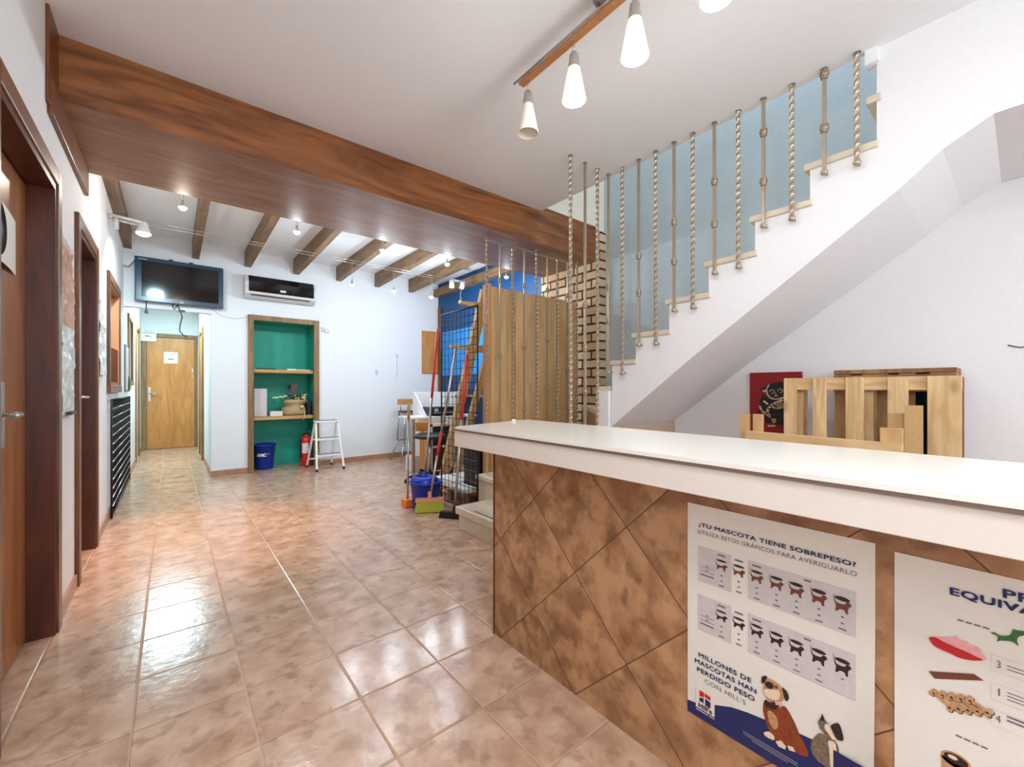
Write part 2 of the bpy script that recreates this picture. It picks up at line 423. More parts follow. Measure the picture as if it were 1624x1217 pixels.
# what is behind the openings
struct('wall_left_room', MB().box(-2.1, -2.0, 4.2, 6.4, 0, 2.6).box(-2.0, -.54, 6.3, 6.4, 0, 2.6).box(-2.0, -.54, 4.2, 4.3, 0, 2.6).box(-2.1, -.54, 4.2, 6.4, 2.5, 2.6), 'tanwall')
lamp('side_room_light', 'AREA', (-1.2, 5.4, 2.45), 9, (1, .93, .85), .4)
struct('wall_behind_doors', MB().box(-.62, -.56, 1.7, 4.19, 0, 2.6).box(-.62, -.56, 6.9, 9.6, 0, 2.5), 'wall')
# back wall: corridor opening, niche opening
mb = MB()
mb.box(.39, .50, YB, YB+.12, 0, BZ+.05)
mb.box(.50, .84, YB, YB+.12, 0, BZ+.05)
mb.box(XL-.1, .39, YB, YB+.12, 2.06, BZ+.05)
mb.box(.84, 1.62, YB, YB+.12, 2.04, BZ+.05)
mb.box(1.62, XR+.1, YB, YB+.12, 0, BZ+.05)
struct('wall_back', mb, 'wall_rough')
struct('wall_corridor_right', MB().box(.40, .50, YB+.12, 10.4, 0, 2.6), 'wall_rough')
struct('wall_corridor_end', MB().box(XL-.1, .5, 10.12, 10.3, 0, 2.6), 'wall_rough')
# niche lined in teal
mb = MB().box(.80, 1.66, 6.92, 6.97, 0, 2.1).box(.78, .845, YB+.121, 6.95, 0, 2.1).box(1.615, 1.68, YB+.121, 6.95, 0, 2.1).box(.80, 1.66, YB+.121, 6.95, 2.035, 2.1)
struct('wall_niche', mb, 'teal')
# right wall: blue behind, grey-blue in the stairwell, white under the stairs
struct('wall_right_blue', MB().box(XR, XR+.1, 3.72, YB, 0, BZ+.05), 'blue')
struct('wall_right_stairwell', MB().box(XR, XR+.1, .0, 2.87, 1.0, 5.0).box(XR, XR+.1, -2.2, .0, 2.27, 5.0), 'greywall')
struct('wall_right', MB().prism([(XR-.01, y_, z_) for y_, z_ in ((-3.3, 0), (2.06, 0), (2.06, .90), (1.386, 1.40), (.378, 2.12), (.083, 2.285), (-3.3, 2.285))], (.009, 0, 0)), 'stairwhite')
struct('wall_stair_side', MB().box(2.68, 2.78, -3.3, .459, 2.32, CZ), 'stairwhite')
struct('wall_right_outer', MB().box(XR+.1, XR+.2, -3.4, 6.6, 0, 5.0), 'wall')
struct('wall_brick', MB().box(3.525, XR+.1, 2.85, 3.75, .0, 2.79), 'brick')
struct('wall_header', MB().box(XL-.1, XR+.1, 2.875, 3.70, 2.80, BZ+.1), 'wall')
struct('wall_stairwell_far', MB().box(2.60, XR+.1, 2.872, 2.97, 2.786, 5.0), 'creamwall')
struct('wall_stairwell_near', MB().box(2.60, XR+.1, -2.3, -2.2, 2.9, 5.0).box(2.58, 2.69, -2.3, 2.9, CZ+.16, 5.0), 'wall')
struct('ceiling_stairwell', MB().box(2.58, XR+.1, -2.3, 2.97, 5.0, 5.1), 'ceiling')
# wall behind the camera with a window added for the fill light
mb = MB().box(XL-.1, -.2, -3.4, -3.3, 0, CZ).box(2.4, XR, -3.4, -3.3, 0, CZ).box(-.2, 2.4, -3.4, -3.3, 2.4, CZ).box(-.2, 2.4, -3.4, -3.3, 0, .5)
struct('wall_front', mb, 'wall')
mb = MB()
for a, b in ((-.2, -.14), (1.07, 1.13), (2.34, 2.4)): mb.box(a, b, -3.38, -3.31, .5, 2.4)
mb.box(-.2, 2.4, -3.38, -3.31, .5, .56).box(-.2, 2.4, -3.38, -3.31, 2.34, 2.4)
struct('added_window_1', mb, 'frame')
# skirting
mb = MB()
for a, b in ((-3.3, 1.89), (2.875, 3.365), (4.205, 8.47), (9.33, 10.12)): mb.box(XL, XL+.012, a, b, 0, .075)
struct('baseboard_left', mb, 'skirt')
struct('baseboard_back', MB().box(.40, .78, YB-.012, YB, 0, .075).box(1.68, XR, YB-.012, YB, 0, .075).box(.388, .40, YB-.012, 8.5, 0, .075), 'skirt')

# ------------------------------------------------------------------ doors and windows of the left wall
def frame_yz(mb, y0, y1, z1, w, x0, x1, z0=0, bottom=False):
    """architrave ring around an opening in a wall x=const"""
    mb.box(x0, x1, y0-w, y0, z0, z1+w, bev=.004); mb.box(x0, x1, y1, y1+w, z0, z1+w, bev=.004)
    mb.box(x0, x1, y0, y1, z1, z1+w, m=1, bev=.004)
    if bottom: mb.box(x0-.0, x1+.006, y0-w, y1+w, z0-w, z0, m=1, bev=.004)
def lever(parent, x, y, z, sgn=-1, mat='steel', zc=None):
    mb = MB(); zc = z if zc is None else zc
    mb.box(x, x+.008, y-.02, y+.02, zc-.125, zc+.125, bev=.003)
    mb.bar((x, y, z), (x+.05, y, z), .009, n=10); mb.bar((x+.05, y+.006*-sgn, z), (x+.05, y+sgn*.115, z-.004), .009, n=10)
    return mb.build('handle', mat, parent, 'brushed metal lever handle')
d = MB(); frame_yz(d, 1.96, 2.80, 2.05, .073, XL-.02, XL+.022)
d1 = struct('door_1', d, ['frame', 'frameY'])
d1['_org'] = (0, 0, 0)
MB().box(XL-.119, XL+.014, 2.775, 2.801, 0, 2.051).box(XL-.119, XL+.014, 1.959, 1.985, 0, 2.051).box(XL-.119, XL+.014, 1.985, 2.775, 2.02, 2.051).build('jamb', 'jamb', d1)
MB().box(XL-.115, XL-.075, 1.99, 2.77, .01, 2.015).build('leaf', 'door', d1)
lever(d1, XL-.075, 2.42, 1.02, -1)
d = MB(); frame_yz(d, 3.44, 4.13, 2.045, .07, XL-.02, XL+.02)
d2 = struct('door_2', d, ['frame', 'frameY']); d2['_org'] = (0, 0, 0)
MB().box(XL-.119, XL+.012, 4.10, 4.131, 0, 2.046).box(XL-.119, XL+.012, 3.439, 3.47, 0, 2.046).box(XL-.119, XL+.012, 3.47, 4.10, 2.01, 2.046).build('jamb', 'jamb', d2)
MB().box(XL-.11, XL-.07, 3.475, 4.095, .01, 2.005).build('leaf', 'door', d2)
lever(d2, XL-.07, 3.98, 1.06, 1, zc=.98)
d = MB(); frame_yz(d, 8.55, 9.25, 2.04, .07, XL-.01, XL+.02)
d3 = struct('door_3', d, ['nframe', 'nframe']); d3['_org'] = (0, 0, 0)
MB().box(XL-.11, XL-.07, 8.56, 9.24, .01, 2.035).build('leaf', 'oak', d3)
# corridor end door
d = MB()
d.box(-.43+.02, -.345, 10.06, 10.13, 0, 2.13, bev=.004).box(.355, .40, 10.06, 10.13, 0, 2.13, bev=.004).box(-.345, .355, 10.06, 10.13, 2.06, 2.13, bev=.004)
d4 = struct('door_4', d, 'nframe'); d4['_org'] = (0, 0, 0)
MB().box(-.34, .35, 10.085, 10.12, .01, 2.055).build('leaf', 'oak', d4)
mb = MB().box(-.325, -.285, 10.075, 10.085, .88, 1.13, bev=.004).bar((-.305, 10.075, 1.02), (-.305, 10.03, 1.02), .009, n=10).bar((-.312, 10.03, 1.02), (-.18, 10.03, 1.02), .009, n=10)
mb.build('handle', 'steel', d4, 'pale metal lever handle on a long plate')
MB().box(.31, .33, 10.078, 10.086, 1.42, 1.50).box(.315, .328, 10.076, 10.086, 1.33, 1.37).build('latch', 'steel', d4)
# side door of the corridor, on its right wall
d = MB().box(.37, .40, 8.10, 8.17, 0, 2.08).box(.37, .40, 8.87, 8.94, 0, 2.08).box(.37, .40, 8.17, 8.87, 2.01, 2.08)
d5 = struct('door_5', d, 'nframe'); d5['_org'] = (0, 0, 0)
MB().box(.385, .40, 8.17, 8.87, .01, 2.01).build('leaf', 'oak', d5)
# hatch windows
d = MB(); frame_yz(d, 4.95, 5.81, 2.05, .07, XL-.015, XL+.022, 1.15, True)
w2 = struct('window_2', d, ['frame', 'frameY']); w2['_org'] = (0, 0, 0)
MB().box(XL-.13, XL+.012, 5.785, 5.811, 1.15, 2.05).build('reveal', 'tanwall', w2, 'apricot painted inner side')
MB().box(XL-.12, XL+.012, 4.949, 4.975, 1.15, 2.05).box(XL-.12, XL+.012, 4.975, 5.785, 2.025, 2.051).box(XL-.12, XL+.012, 4.975, 5.785, 1.149, 1.175).build('lining', 'frameY', w2)
MB().prism([(XL-.10, 5.784, 1.56), (XL+.005, 5.784, 1.50), (XL+.005, 5.784, 1.176), (XL-.045, 5.784, 1.176)], (0, -.02, 0)).build('side_board', 'frame', w2, 'slanting dark brown board in the hatch')
d = MB(); frame_yz(d, 7.10, 7.72, 2.0, .06, XL-.01, XL+.02, 1.22, True)
w3 = struct('window_3', d, ['nframe', 'nframe']); w3['_org'] = (0, 0, 0)
MB().box(XL-.06, XL-.05, 7.1, 7.72, 1.22, 2.0).build('pane', 'oak', w3)
# sloping dark cupboard seen through the hatch
tag(MB().prism([(-1.5, 6.28, 0), (-1.5, 5.6, 0), (-1.5, 5.75, 1.35), (-1.5, 6.28, 1.85)], (.9, 0, 0)).build('storage_cupboard', 'frame'), 'dark brown sloping cupboard seen inside the wall hatch', 'cupboard')

# ------------------------------------------------------------------ beams
b = MB().box(XL, 3.525, 2.87, 3.73, 2.478, 2.83, m=0)
for f in b.bm.faces:
    if f.calc_center_median().z < 2.48: f.material_index = 1
bm_ = b.build('ceiling_beam', ['beamX', 'beamS'])
tag(bm_, 'massive brown wood-clad beam crossing the whole room under the ceiling', 'beam')
mb = MB().box(XL, XL+.012, 2.665, 2.869, 2.36, 2.783, bev=.003).box(XL, XL+.02, 2.70, 3.72, 2.325, 2.477, bev=.004)
tag(mb.build('beam_trim_board', 'frame'), 'rough-edged brown board on the left wall under the big beam end', 'trim board')
rx = [-.385, .235, .785, 1.363, 1.94, 2.52, 3.095]
names = ['flush against the left wall', 'above the television', 'left end above the air conditioner', 'right of the air conditioner', 'fourth from the left wall gap', 'second from the blue wall', 'nearest the blue wall']
names[4] = 'midway between air conditioner and blue wall'
for x, nm in zip(rx, names):
    w = .036
    o = MB().prism([(x-w, 3.735, 2.80), (x-w, YB-.005, 2.72), (x-w, YB-.005, 2.925), (x-w, 3.735, 2.925)], (2*w, 0, 0)).build('ceiling_rafter', 'rafter')
    tag(o, 'brown wooden ceiling rafter in the back room, '+nm, 'rafter', 'rafters of the back ceiling')
o = MB().box(XR-.10, XR-.002, 3.76, YB-.01, 2.70, 2.82).build('ceiling_rafter', 'rafter')
tag(o, 'brown wooden beam lying on top of the blue wall', 'rafter', 'rafters of the back ceiling')

# ================================================================== staircase
st = thing('staircase', 'white plastered staircase with cream marble treads climbing along the right wall', 'staircase', (2.65, 2.05, 0))
prof = [(2.055, .818), (2.055, 1.10), (2.045, 1.10), (2.045, 1.30), (1.83, 1.30), (1.83, 1.495), (1.56, 1.495), (1.56, 1.70), (1.285, 1.70), (1.285, 1.90),
        (1.01, 1.90), (1.01, 2.105), (.735, 2.105), (.735, 2.30), (.46, 2.30), (.46, 2.32), (-3.29, 2.32), (-3.29, 2.275), (.083, 2.275), (.233, 2.192), (.378, 2.067), (1.386, 1.333)]
mb = MB().prism([(2.68, y, z) for y, z in prof], (XR-.011-2.68, 0, 0))
for f in mb.bm.faces:
    n_ = f.calc_center_median()
    f.material_index = 0
o = mb.build('stringer', 'stairwhite', st, 'white plastered stair body with sloping underside')
def tread(y0, y1, z, x0=2.665, x1=XR-.012):
    MB().box(x0, x1, y0, y1, z-.035, z, bev=.006).build('tread', 'marble', st)
for y0, y1, z in ((1.82, 2.085, 1.335), (1.548, 1.86, 1.53), (1.27, 1.586, 1.735), (.994, 1.312, 1.935), (.720, 1.039, 2.14), (.45, .763, 2.335), (.44, .50, 2.56)):
    tread(y0, y1, z)
# winders
def slab(pts, z, h, name, mat='marble'):
    MB().prism([(x, y, z-h) for x, y in pts], (0, 0, h)).build(name, mat, st)
slab([(2.665, 2.175), (XR-.1, 2.5), (XR-.02, 2.06), (2.665, 2.06)], 1.137, .035, 'tread')
slab([(2.69, 2.16), (XR-.1, 2.48), (XR-.02, 2.06), (2.69, 2.06)], 1.10, 1.09, 'step_body', 'marble')
slab([(2.66, 2.10), (2.66, 2.18), (3.52, 3.11), (3.52, 2.45)], .94, .035, 'tread')
slab([(2.69, 2.10), (2.69, 2.17), (3.51, 3.08), (3.51, 2.45)], .904, .90, 'step_body', 'skirt')
MB().box(2.652, 2.70, 2.061, 2.185, .0, 1.10).build('cheek', 'stairwhite', st)
# lower flight
fl = [(1.76, 2.88, .178), (2.075, 3.06, .362), (2.36, 3.06, .556), (2.62, 3.06, .75)]
for i, (x, yf, z) in enumerate(fl):
    xe = fl[i+1][0]+.03 if i < 3 else 3.52
    MB().box(x, xe, 2.05, yf, z-.06 if i == 0 else z-.04, z, bev=.007).build('tread', 'marble', st)
    MB().box(x+.025, xe, 2.075, yf-.02, 0, z-.04).build('step_body', 'marble', st)
for i, (x, yf, z) in enumerate(fl[:2]):
    MB().box(x+.035, x+.045, 2.2, yf-.22, z, z+.0015).build('grip_strip', 'black', st, 'thin black anti-slip strip')
MB().box(1.79, XR-.012, 2.045, 2.06, 0, .82).build('side_panel', 'upwall', st, 'beige plaster side of the lower flight')

# ------------------------------------------------------------------ wrought balusters
def twisted(mb, x, y, z0, z1, h=.0100, step=.0088, pitch=.044):
    n = int((z1-z0)/step); prev = None
    for i in range(n+1):
        z = z0+(z1-z0)*i/n; a = (z-z0)/pitch*PI/2
        ring = [mb.bm.verts.new((x+h*1.35*math.cos(a+k*PI/2), y+h*1.35*math.sin(a+k*PI/2), z)) for k in range(4)]
        if prev:
            for k in range(4):
                f = mb.bm.faces.new((prev[k], prev[(k+1) % 4], ring[(k+1) % 4], ring[k])); f.smooth = False
        prev = ring
def square(mb, x, y, z0, z1, h=.0078): mb.box(x-h, x+h, y-h, y+h, z0, z1)
def collar(mb, x, y, z, s=1.0):
    mb.lathe((x, y, z), [(.009, -.026), (.015*s, -.024), (.018*s, -.016), (.014*s, -.010), (.020*s, -.006), (.021*s, .004), (.015*s, .009), (.019*s, .014), (.015*s, .022), (.009, .025)], 14)
def foot(mb, x, y, z, xw=2.68):
    mb.lathe((x, y, z), [(.0, -.016), (.012, -.014), (.017, -.005), (.017, .004), (.012, .010), (.010, .014)], 14)
    if xw: mb.bar((x, y, z), (xw, y, z), .006, n=8)
def baluster(x, y, z0, z1, kind, knots, label, group, wallfoot=True, cap=True):
    t = thing('twisted_baluster' if kind == 'T' else 'knotted_baluster', label, 'baluster', (x, y, z0), group)
    mb = MB(); (twisted if kind == 'T' else square)(mb, x, y, z0, z1)
    if cap: mb.lathe((x, y, z1-.006), [(.016, 0), (.016, .005), (.009, .006)], 12)
    mb.build('bar', 'pewter', t)
    mb = MB(); foot(mb, x, y, z0, 2.68 if wallfoot else None); mb.build('foot', 'pewter', t)
    for k in knots:
        mb = MB(); collar(mb, x, y, k); mb.build('collar', 'pewter_dark', t)
    return t
X0 = 2.635
SB = [(2.045, 1.245, 'P', (1.64, 1.909), 'at the inner corner of the turn'),
      (1.917, 1.236, 'T', (), 'beside the lowest tread of the upper flight'),
      (1.774, 1.437, 'P', (1.813, 2.083), 'on the second tread of the upper flight'),
      (1.636, 1.435, 'T', (), 'on the second tread of the upper flight'),
      (1.499, 1.649, 'P', (1.977, 2.245), 'on the third tread of the upper flight'),
      (1.367, 1.650, 'T', (), 'on the third tread of the upper flight'),
      (1.228, 1.845, 'P', (2.15, 2.414), 'on the fourth tread of the upper flight'),
      (1.085, 1.850, 'T', (), 'on the fourth tread of the upper flight'),
      (.948, 2.054, 'P', (2.307, 2.589), 'on the fifth tread of the upper flight'),
      (.806, 2.050, 'T', (), 'on the fifth tread of the upper flight'),
      (.660, 2.246, 'P', (2.475, 2.755), 'on the highest open tread'),
      (.526, 2.240, 'T', (), 'topmost of the row, on the highest open tread')]
for y, z0, k, kn, wh in SB:
    baluster(X0, y, z0, CZ, k, kn, ('slim square iron baluster with two collars ' if k == 'P' else 'twisted iron baluster ')+wh, 'balusters of the upper stair flight')
baluster(2.211, 2.05, .362+.016, CZ, 'T', (), 'tall twisted iron baluster farthest left in front of the board panel', 'tall balusters beside the lower flight', False)
baluster(2.367, 2.05, .556+.016, CZ, 'P', (1.093, 1.413, 1.734), 'tall square iron baluster with three collars in front of the brickwork', 'tall balusters beside the lower flight', False)
baluster(2.508, 2.05, .556+.016, CZ, 'T', (), 'tall twisted iron baluster just right of the three-collared one', 'tall balusters beside the lower flight', False)
# screen on the far side of the lower flight
sc = thing('metal_screen', 'painted iron screen of nine bars hanging from a rail under the beam', 'screen', (2.2, 3.03, .36))
MB().box(2.165, 3.40, 3.018, 3.042, 2.438, 2.452).build('rail', 'pewter', sc)
MB().box(2.17, 2.19, 3.02, 3.04, 2.452, 2.477).box(3.37, 3.39, 3.02, 3.04, 2.452, 2.477).box(2.77, 2.79, 3.02, 3.04, 2.452, 2.477).build('bracket', 'pewter', sc)
RA = [(2.18, 'T', ()), (2.329, 'P', (2.105, 1.414)), (2.478, 'T', ()), (2.622, 'P', (2.101, 1.513, .921)), (2.782, 'T', ()), (2.928, 'P', (2.105, 1.608, 1.114)), (3.071, 'T', ()), (3.221, 'P', (2.092, 1.705, 1.312)), (3.367, 'T', ())]
for x, k, kn in RA:
    z0 = .362 if x < 2.36 else (.556 if x < 2.62 else .75)
    mb = MB(); (twisted if k == 'T' else square)(mb, x, 3.03, z0, 2.445, .0098 if k == 'T' else .0068)
    o = mb.build('bar', 'pewter', sc)
    for q in kn:
        mb = MB(); collar(mb, x, 3.03, q, .92); c = mb.build('collar', 'pewter_dark', o)

# ================================================================== board panel, brick, mesh panel
pn = thing('board_panel', 'tall panel of light brown vertical boards standing behind the iron screen', 'panel', (2.9, 3.2, 0))
for i in range(8):
    x0 = 2.30+i*.147
    MB().box(x0, x0+.138, 3.125+(i % 2)*.012, 3.16, .0, 2.068, bev=.004).build('board', 'panel', pn)  # joints widened and stepped, also standing in for the balusters' shadow stripes
MB().box(2.27, 2.30, 3.12, 3.22, 0, 2.09, bev=.004).build('edge_post', 'orange', pn, 'lighter planed edge post')
MB().box(2.30, 3.47, 3.16, 3.19, .3, .38).box(2.30, 3.47, 3.16, 3.19, 1.7, 1.78).build('batten', 'panel', pn)

gm = thing('wire_mesh_panel', 'tall black wire grid panel standing beside the broom handles', 'grid panel', (2.05, 3.3, 0))
mb = MB(); y0, y1, zt = 2.985, 3.605, 1.835; n = 9
for y in (y0, y1): mb.bar((2.05, y, 0), (2.05, y, zt), .0075, n=8)
mb.bar((2.05, y0, zt), (2.05, y1, zt), .0075, n=8).bar((2.05, y0, .04), (2.05, y1, .04), .0075, n=8)
mb.build('frame', 'wire', gm)
mb = MB()
for i in range(1, n): mb.bar((2.05, y0+(y1-y0)*i/n, .04), (2.05, y0+(y1-y0)*i/n, zt), .003, n=6)
for i in range(1, 27): mb.bar((2.053, y0, .04+i*.0665), (2.053, y1, .04+i*.0665), .003, n=6)
mb.build('grid', 'wire', gm)
gl = thing('wire_mesh_panel', 'black wire grid standing low against the left wall below the hatch', 'grid panel', (-.40, 5.8, 0))
mb = MB()
for y in (4.95, 6.95): mb.bar((-.395, y, .0), (-.395, y, 1.02), .008, n=8)
mb.bar((-.395, 4.95, 1.02), (-.395, 6.95, 1.02), .008, n=8).bar((-.395, 4.95, .03), (-.395, 6.95, .03), .008, n=8)
mb.build('frame', 'wire', gl)
mb = MB()
for i in range(1, 26): mb.bar((-.398, 4.95+i*.08, .03), (-.398, 4.95+i*.08, 1.02), .004, n=6)
mb.build('upright_wires', 'wire', gl)
mb = MB()
for i in range(1, 13): mb.bar((-.388, 4.95, .03+i*.0762), (-.388, 6.95, .03+i*.0762), .0045, n=6)
mb.build('highlit_wires', 'steel', gl, 'horizontal wires coloured pale as highlights')  # black wires given a steel colour that paints in their highlights

# ================================================================== reception counter
ct = thing('reception_counter', 'reception counter clad in diagonal brown tiles with a thick white top', 'counter', (1.3, .4, 0))
MB().box(1.144, 1.42, -1.6, 1.531, 0, .862).build('base', 'ctile', ct)
MB().box(.99, 1.44, -1.6, 1.625, .860, .930, bev=.002).build('fascia', 'counter', ct)
MB().box(.985, 1.50, -1.6, 1.64, .930, .9395, bev=.001).build('edge_strip', 'alu', ct, 'taupe metal-look edge strip')
mb = MB().prism([(.978, -1.6, .9397), (.978, 1.60, .9397), (1.43, 1.70, .9397), (1.50, 1.70, .9397), (1.50, -1.6, .9397)], (0, 0, .0105))
mb.build('countertop', 'ctop', ct, 'glossy white top sheet')
MB().box(1.139, 1.145, 1.527, 1.534, 0, .86).build('corner_trim', 'frame', ct)
tag(MB().ball((1.36, 1.655, .955), .012, sz=.6).build('tape_ball', 'paper'), 'tiny crumpled white scrap on the far end of the counter top', 'scrap')

# ------------------------------------------------------------------ posters
def page(y_left, x=1.1425, bend=None):
    def fn(k):
        def f(s, t):
            dx = bend(s, t) if bend else 0
            return Vector((x-.0007*k-dx, y_left-s, t))
        return f
    return fn
def sheet(mb, fn, s0, s1, t0, t1, m=0, nx=12, ny=12):
    vs = [[mb.bm.verts.new(fn(s0+(s1-s0)*i/nx, t0+(t1-t0)*j/ny)) for i in range(nx+1)] for j in range(ny+1)]
    for j in range(ny):
        for i in range(nx):
            f = mb.bm.faces.new((vs[j][i], vs[j][i+1], vs[j+1][i+1], vs[j+1][i])); f.material_index = m; f.smooth = True
def pol(mb, fn, pts, m=0):
    if 6 <= len(pts):
        for it in range(2):
            q = []
            for (a, b_), (c, d_) in zip(pts, pts[1:]+pts[:1]): q += [(a*.8+c*.2, b_*.8+d_*.2), (a*.2+c*.8, b_*.2+d_*.8)]
            pts = q
    mb.poly([fn(s, t) for s, t in pts], m)
def ell(mb, fn, s, t, a, b, m=0, n=12, rot=0):
    pol(mb, fn, [(s+a*math.cos(2*PI*i/n)*math.cos(rot)-b*math.sin(2*PI*i/n)*math.sin(rot), t+a*math.cos(2*PI*i/n)*math.sin(rot)+b*math.sin(2*PI*i/n)*math.cos(rot)) for i in range(n)], m)
def bend1(s, t):
    a = max(0, s-.36)/.05; c = max(0, .62-t)/.42
    return .018*a*a*c+.006*max(0, .30-t)/.1*min(1, s/.2)*0
pg = page(.608, bend=bend1)
po = thing('poster', 'white pet weight poster with dog and cat, on the counter front nearer its corner', 'poster', (1.14, .4, .2), 'posters on the counter front')
mb = MB(); sheet(mb, pg(0), 0, .410, .200, .795); mb.build('sheet', 'paper', po)
mb = MB(); text(mb, '¿TU MASCOTA TIENE SOBREPESO?', .033, .378, .7325, .7455, pg(2), 0, .010); mb.build('headline', 'navy', po)
mb = MB(); text(mb, 'UTILIZA ESTOS GRÁFICOS PARA AVERIGUARLO', .030, .380, .7150, .7285, pg(2)); mb.build('subtitle', 'greyink', po)
def dogicon(mb, f, s, t, fat, m, cat=False):
    h = .0065+.0035*fat; L_ = .012
    pol(mb, f, [(s-L_, t+h*.55), (s-L_*.3, t+h*.35), (s+L_*.4, t+h*.5), (s+L_*.6, t+h*1.2), (s+L_*1.15, t+h*1.1), (s+L_*1.35, t+h*.5), (s+L_*.95, t+h*.1), (s+L_*.8, t-h*.5),
                (s+L_*.85, t-h*1.5), (s+L_*.5, t-h*1.5), (s+L_*.3, t-h*(.35+.4*fat)), (s-L_*.4, t-h*(.35+.4*fat)), (s-L_*.75, t-h*1.4), (s-L_*1.1, t-h*1.4), (s-L_*.95, t-h*.2)], m)
    pol(mb, f, [(s-L_*.9, t+h*.5), (s-L_*1.25, t+h*1.5), (s-L_*1.4, t+h*(2.6 if cat else 1.9)), (s-L_*1.3, t+h*1.2), (s-L_*1.05, t)], m)
    ell(mb, f, s, t+.0155, L_*1.15, .0028+.0022*fat, 1, 14)
    pol(mb, f, [(s-L_*1.1, t+.016), (s-L_*1.45, t+.0215 if not cat else t+.026), (s-L_*1.05, t+.0175)], 1)
cs = [.095, .139, .182, .226, .268, .312, .355]
panels, marks = MB(), MB()
for (ta, tb, tc_, cat) in ((.681, .583, .642, False), (.546, .447, .506, True)):
    pol(panels, pg(1), [(.030, tb), (.120, tb), (.120, ta), (.030, ta)]); pol(panels, pg(1), [(.161, tb), (.378, tb), (.378, ta), (.161, ta)])
    for i, s in enumerate(cs):
        icon = MB(); dogicon(icon, pg(2), s, tc_, i/6., 0 if not cat else 2, cat); icon.build('small_cat_picture' if cat else 'small_dog_picture', ['brownink', 'darkink', 'darkink'], po)
        for q, (dt, w) in enumerate(((-.024, .003), (-.038, .003), (-.051, .007))):
            pol(marks, pg(2), [(s-w, tc_+dt-.0016), (s+w, tc_+dt-.0016), (s+w, tc_+dt+.0016), (s-w, tc_+dt+.0016)])
        if i < 3: pol(marks, pg(2), [(s-.010, tc_+.028), (s+.010, tc_+.028), (s+.010, tc_+.0325), (s-.010, tc_+.0325)])
    pol(marks, pg(2), [(.283, tc_+.030), (.297, tc_+.030), (.297, tc_+.0345), (.283, tc_+.0345)])
    for dt, w, h in ((-.012, .004, .0015), (-.0165, .018, .0007), (-.0235, .004, .0015), (-.028, .020, .0007), (-.038, .019, .0019)):
        pol(marks, pg(2), [(.056-w, tc_+dt-h), (.056+w, tc_+dt-h), (.056+w, tc_+dt+h), (.056-w, tc_+dt+h)])
panels.build('chart_panels', 'lightgrey', po, 'two pale grey chart strips')
marks.build('lettering', 'greyink', po)
mb = MB()
for s_, a, b, c, d_ in (('MILLONES DE', .033, .169, .3715, .3835), ('MASCOTAS HAN', .022, .181, .3505, .3625), ('PERDIDO PESO', .028, .177, .3290, .3410)):
    text(mb, s_, a, b, c, d_, pg(2), 0, .010)
mb.build('slogan', 'navy', po)
mb = MB(); text(mb, "CON HILL'S", .050, .156, .3070, .3190, pg(2)); mb.build('slogan_end', 'greyink', po, 'thin grey closing line of the slogan')
mb = MB()
cur = [(0, .2325), (.03, .238), (.078, .262), (.12, .281), (.16, .291), (.202, .298), (.24, .305), (.272, .310), (.33, .316), (.41, .322)]
for (a, ta), (b_, tb) in zip(cur, cur[1:]): mb.poly([pg(1)(a, .2005), pg(1)(b_, .2005), pg(1)(b_, tb), pg(1)(a, ta)])
mb.build('blue_band', 'navy', po, 'dark blue wave along the foot of the poster')
mb = MB()
pol(mb, pg(2), [(.0245, .2275), (.0765, .2275), (.0765, .2815), (.0245, .2815)], 0)
pol(mb, pg(3), [(.035, .263), (.048, .2655), (.048, .279), (.035, .279)], 1); pol(mb, pg(3), [(.050, .269), (.066, .266), (.066, .276), (.050, .279)], 1)
pol(mb, pg(3), [(.035, .249), (.047, .249), (.047, .263), (.035, .259)], 2); pol(mb, pg(3), [(.051, .246), (.066, .246), (.066, .262), (.051, .265)], 2)
text(mb, "Hill's", .033, .069, .2315, .2445, pg(3), 3, .015)
pol(mb, pg(2), [(.025, .2215), (.059, .2215), (.059, .2235), (.025, .2235)], 0); pol(mb, pg(2), [(.062, .2215), (.076, .2215), (.076, .2235), (.062, .2235)], 0)
mb.build('logo', ['paper', 'redink', 'navy', 'darkink'], po, 'white square emblem in red and blue')
mb = MB()
for a, b_, t in ((.15, .27, .237), (.15, .27, .2315), (.17, .25, .226)): pol(mb, pg(2), [(a, t), (b_, t), (b_, t+.0008), (a, t+.0008)])
mb.build('small_print', 'paper', po)
body = [(0.199, 0.346), (0.212, 0.334), (0.231, 0.345), (0.243, 0.359), (0.253, 0.349), (0.267, 0.326), (0.275, 0.306), (0.284, 0.294), (0.291, 0.28), (0.292, 0.267), (0.28, 0.262), (0.264, 0.262), (0.248, 0.26), (0.236, 0.262), (0.225, 0.261), (0.213, 0.27), (0.205, 0.287), (0.197, 0.312), (0.196, 0.331)]
mb = MB(); pol(mb, pg(2), body, 0)
pol(mb, pg(3), [(.205, .326), (.219, .328), (.229, .318), (.231, .300), (.222, .285), (.210, .297)], 1)
for p in ([(0.198, 0.266), (0.21, 0.276), (0.222, 0.272), (0.222, 0.26), (0.207, 0.258), (0.199, 0.26)], [(0.224, 0.26), (0.236, 0.27), (0.247, 0.263), (0.245, 0.254), (0.231, 0.252)], [(0.249, 0.267), (0.261, 0.271), (0.266, 0.262), (0.253, 0.258)]): pol(mb, pg(3), p, 2)
pol(mb, pg(3), [(0.199, 0.388), (0.205, 0.405), (0.222, 0.406), (0.234, 0.401), (0.241, 0.392), (0.243, 0.381), (0.239, 0.366), (0.229, 0.362), (0.213, 0.351), (0.203, 0.355), (0.196, 0.367)], 1)
pol(mb, pg(4), [(0.196, 0.37), (0.205, 0.378), (0.219, 0.383), (0.231, 0.39), (0.235, 0.379), (0.231, 0.364), (0.216, 0.357), (0.203, 0.358)], 2)
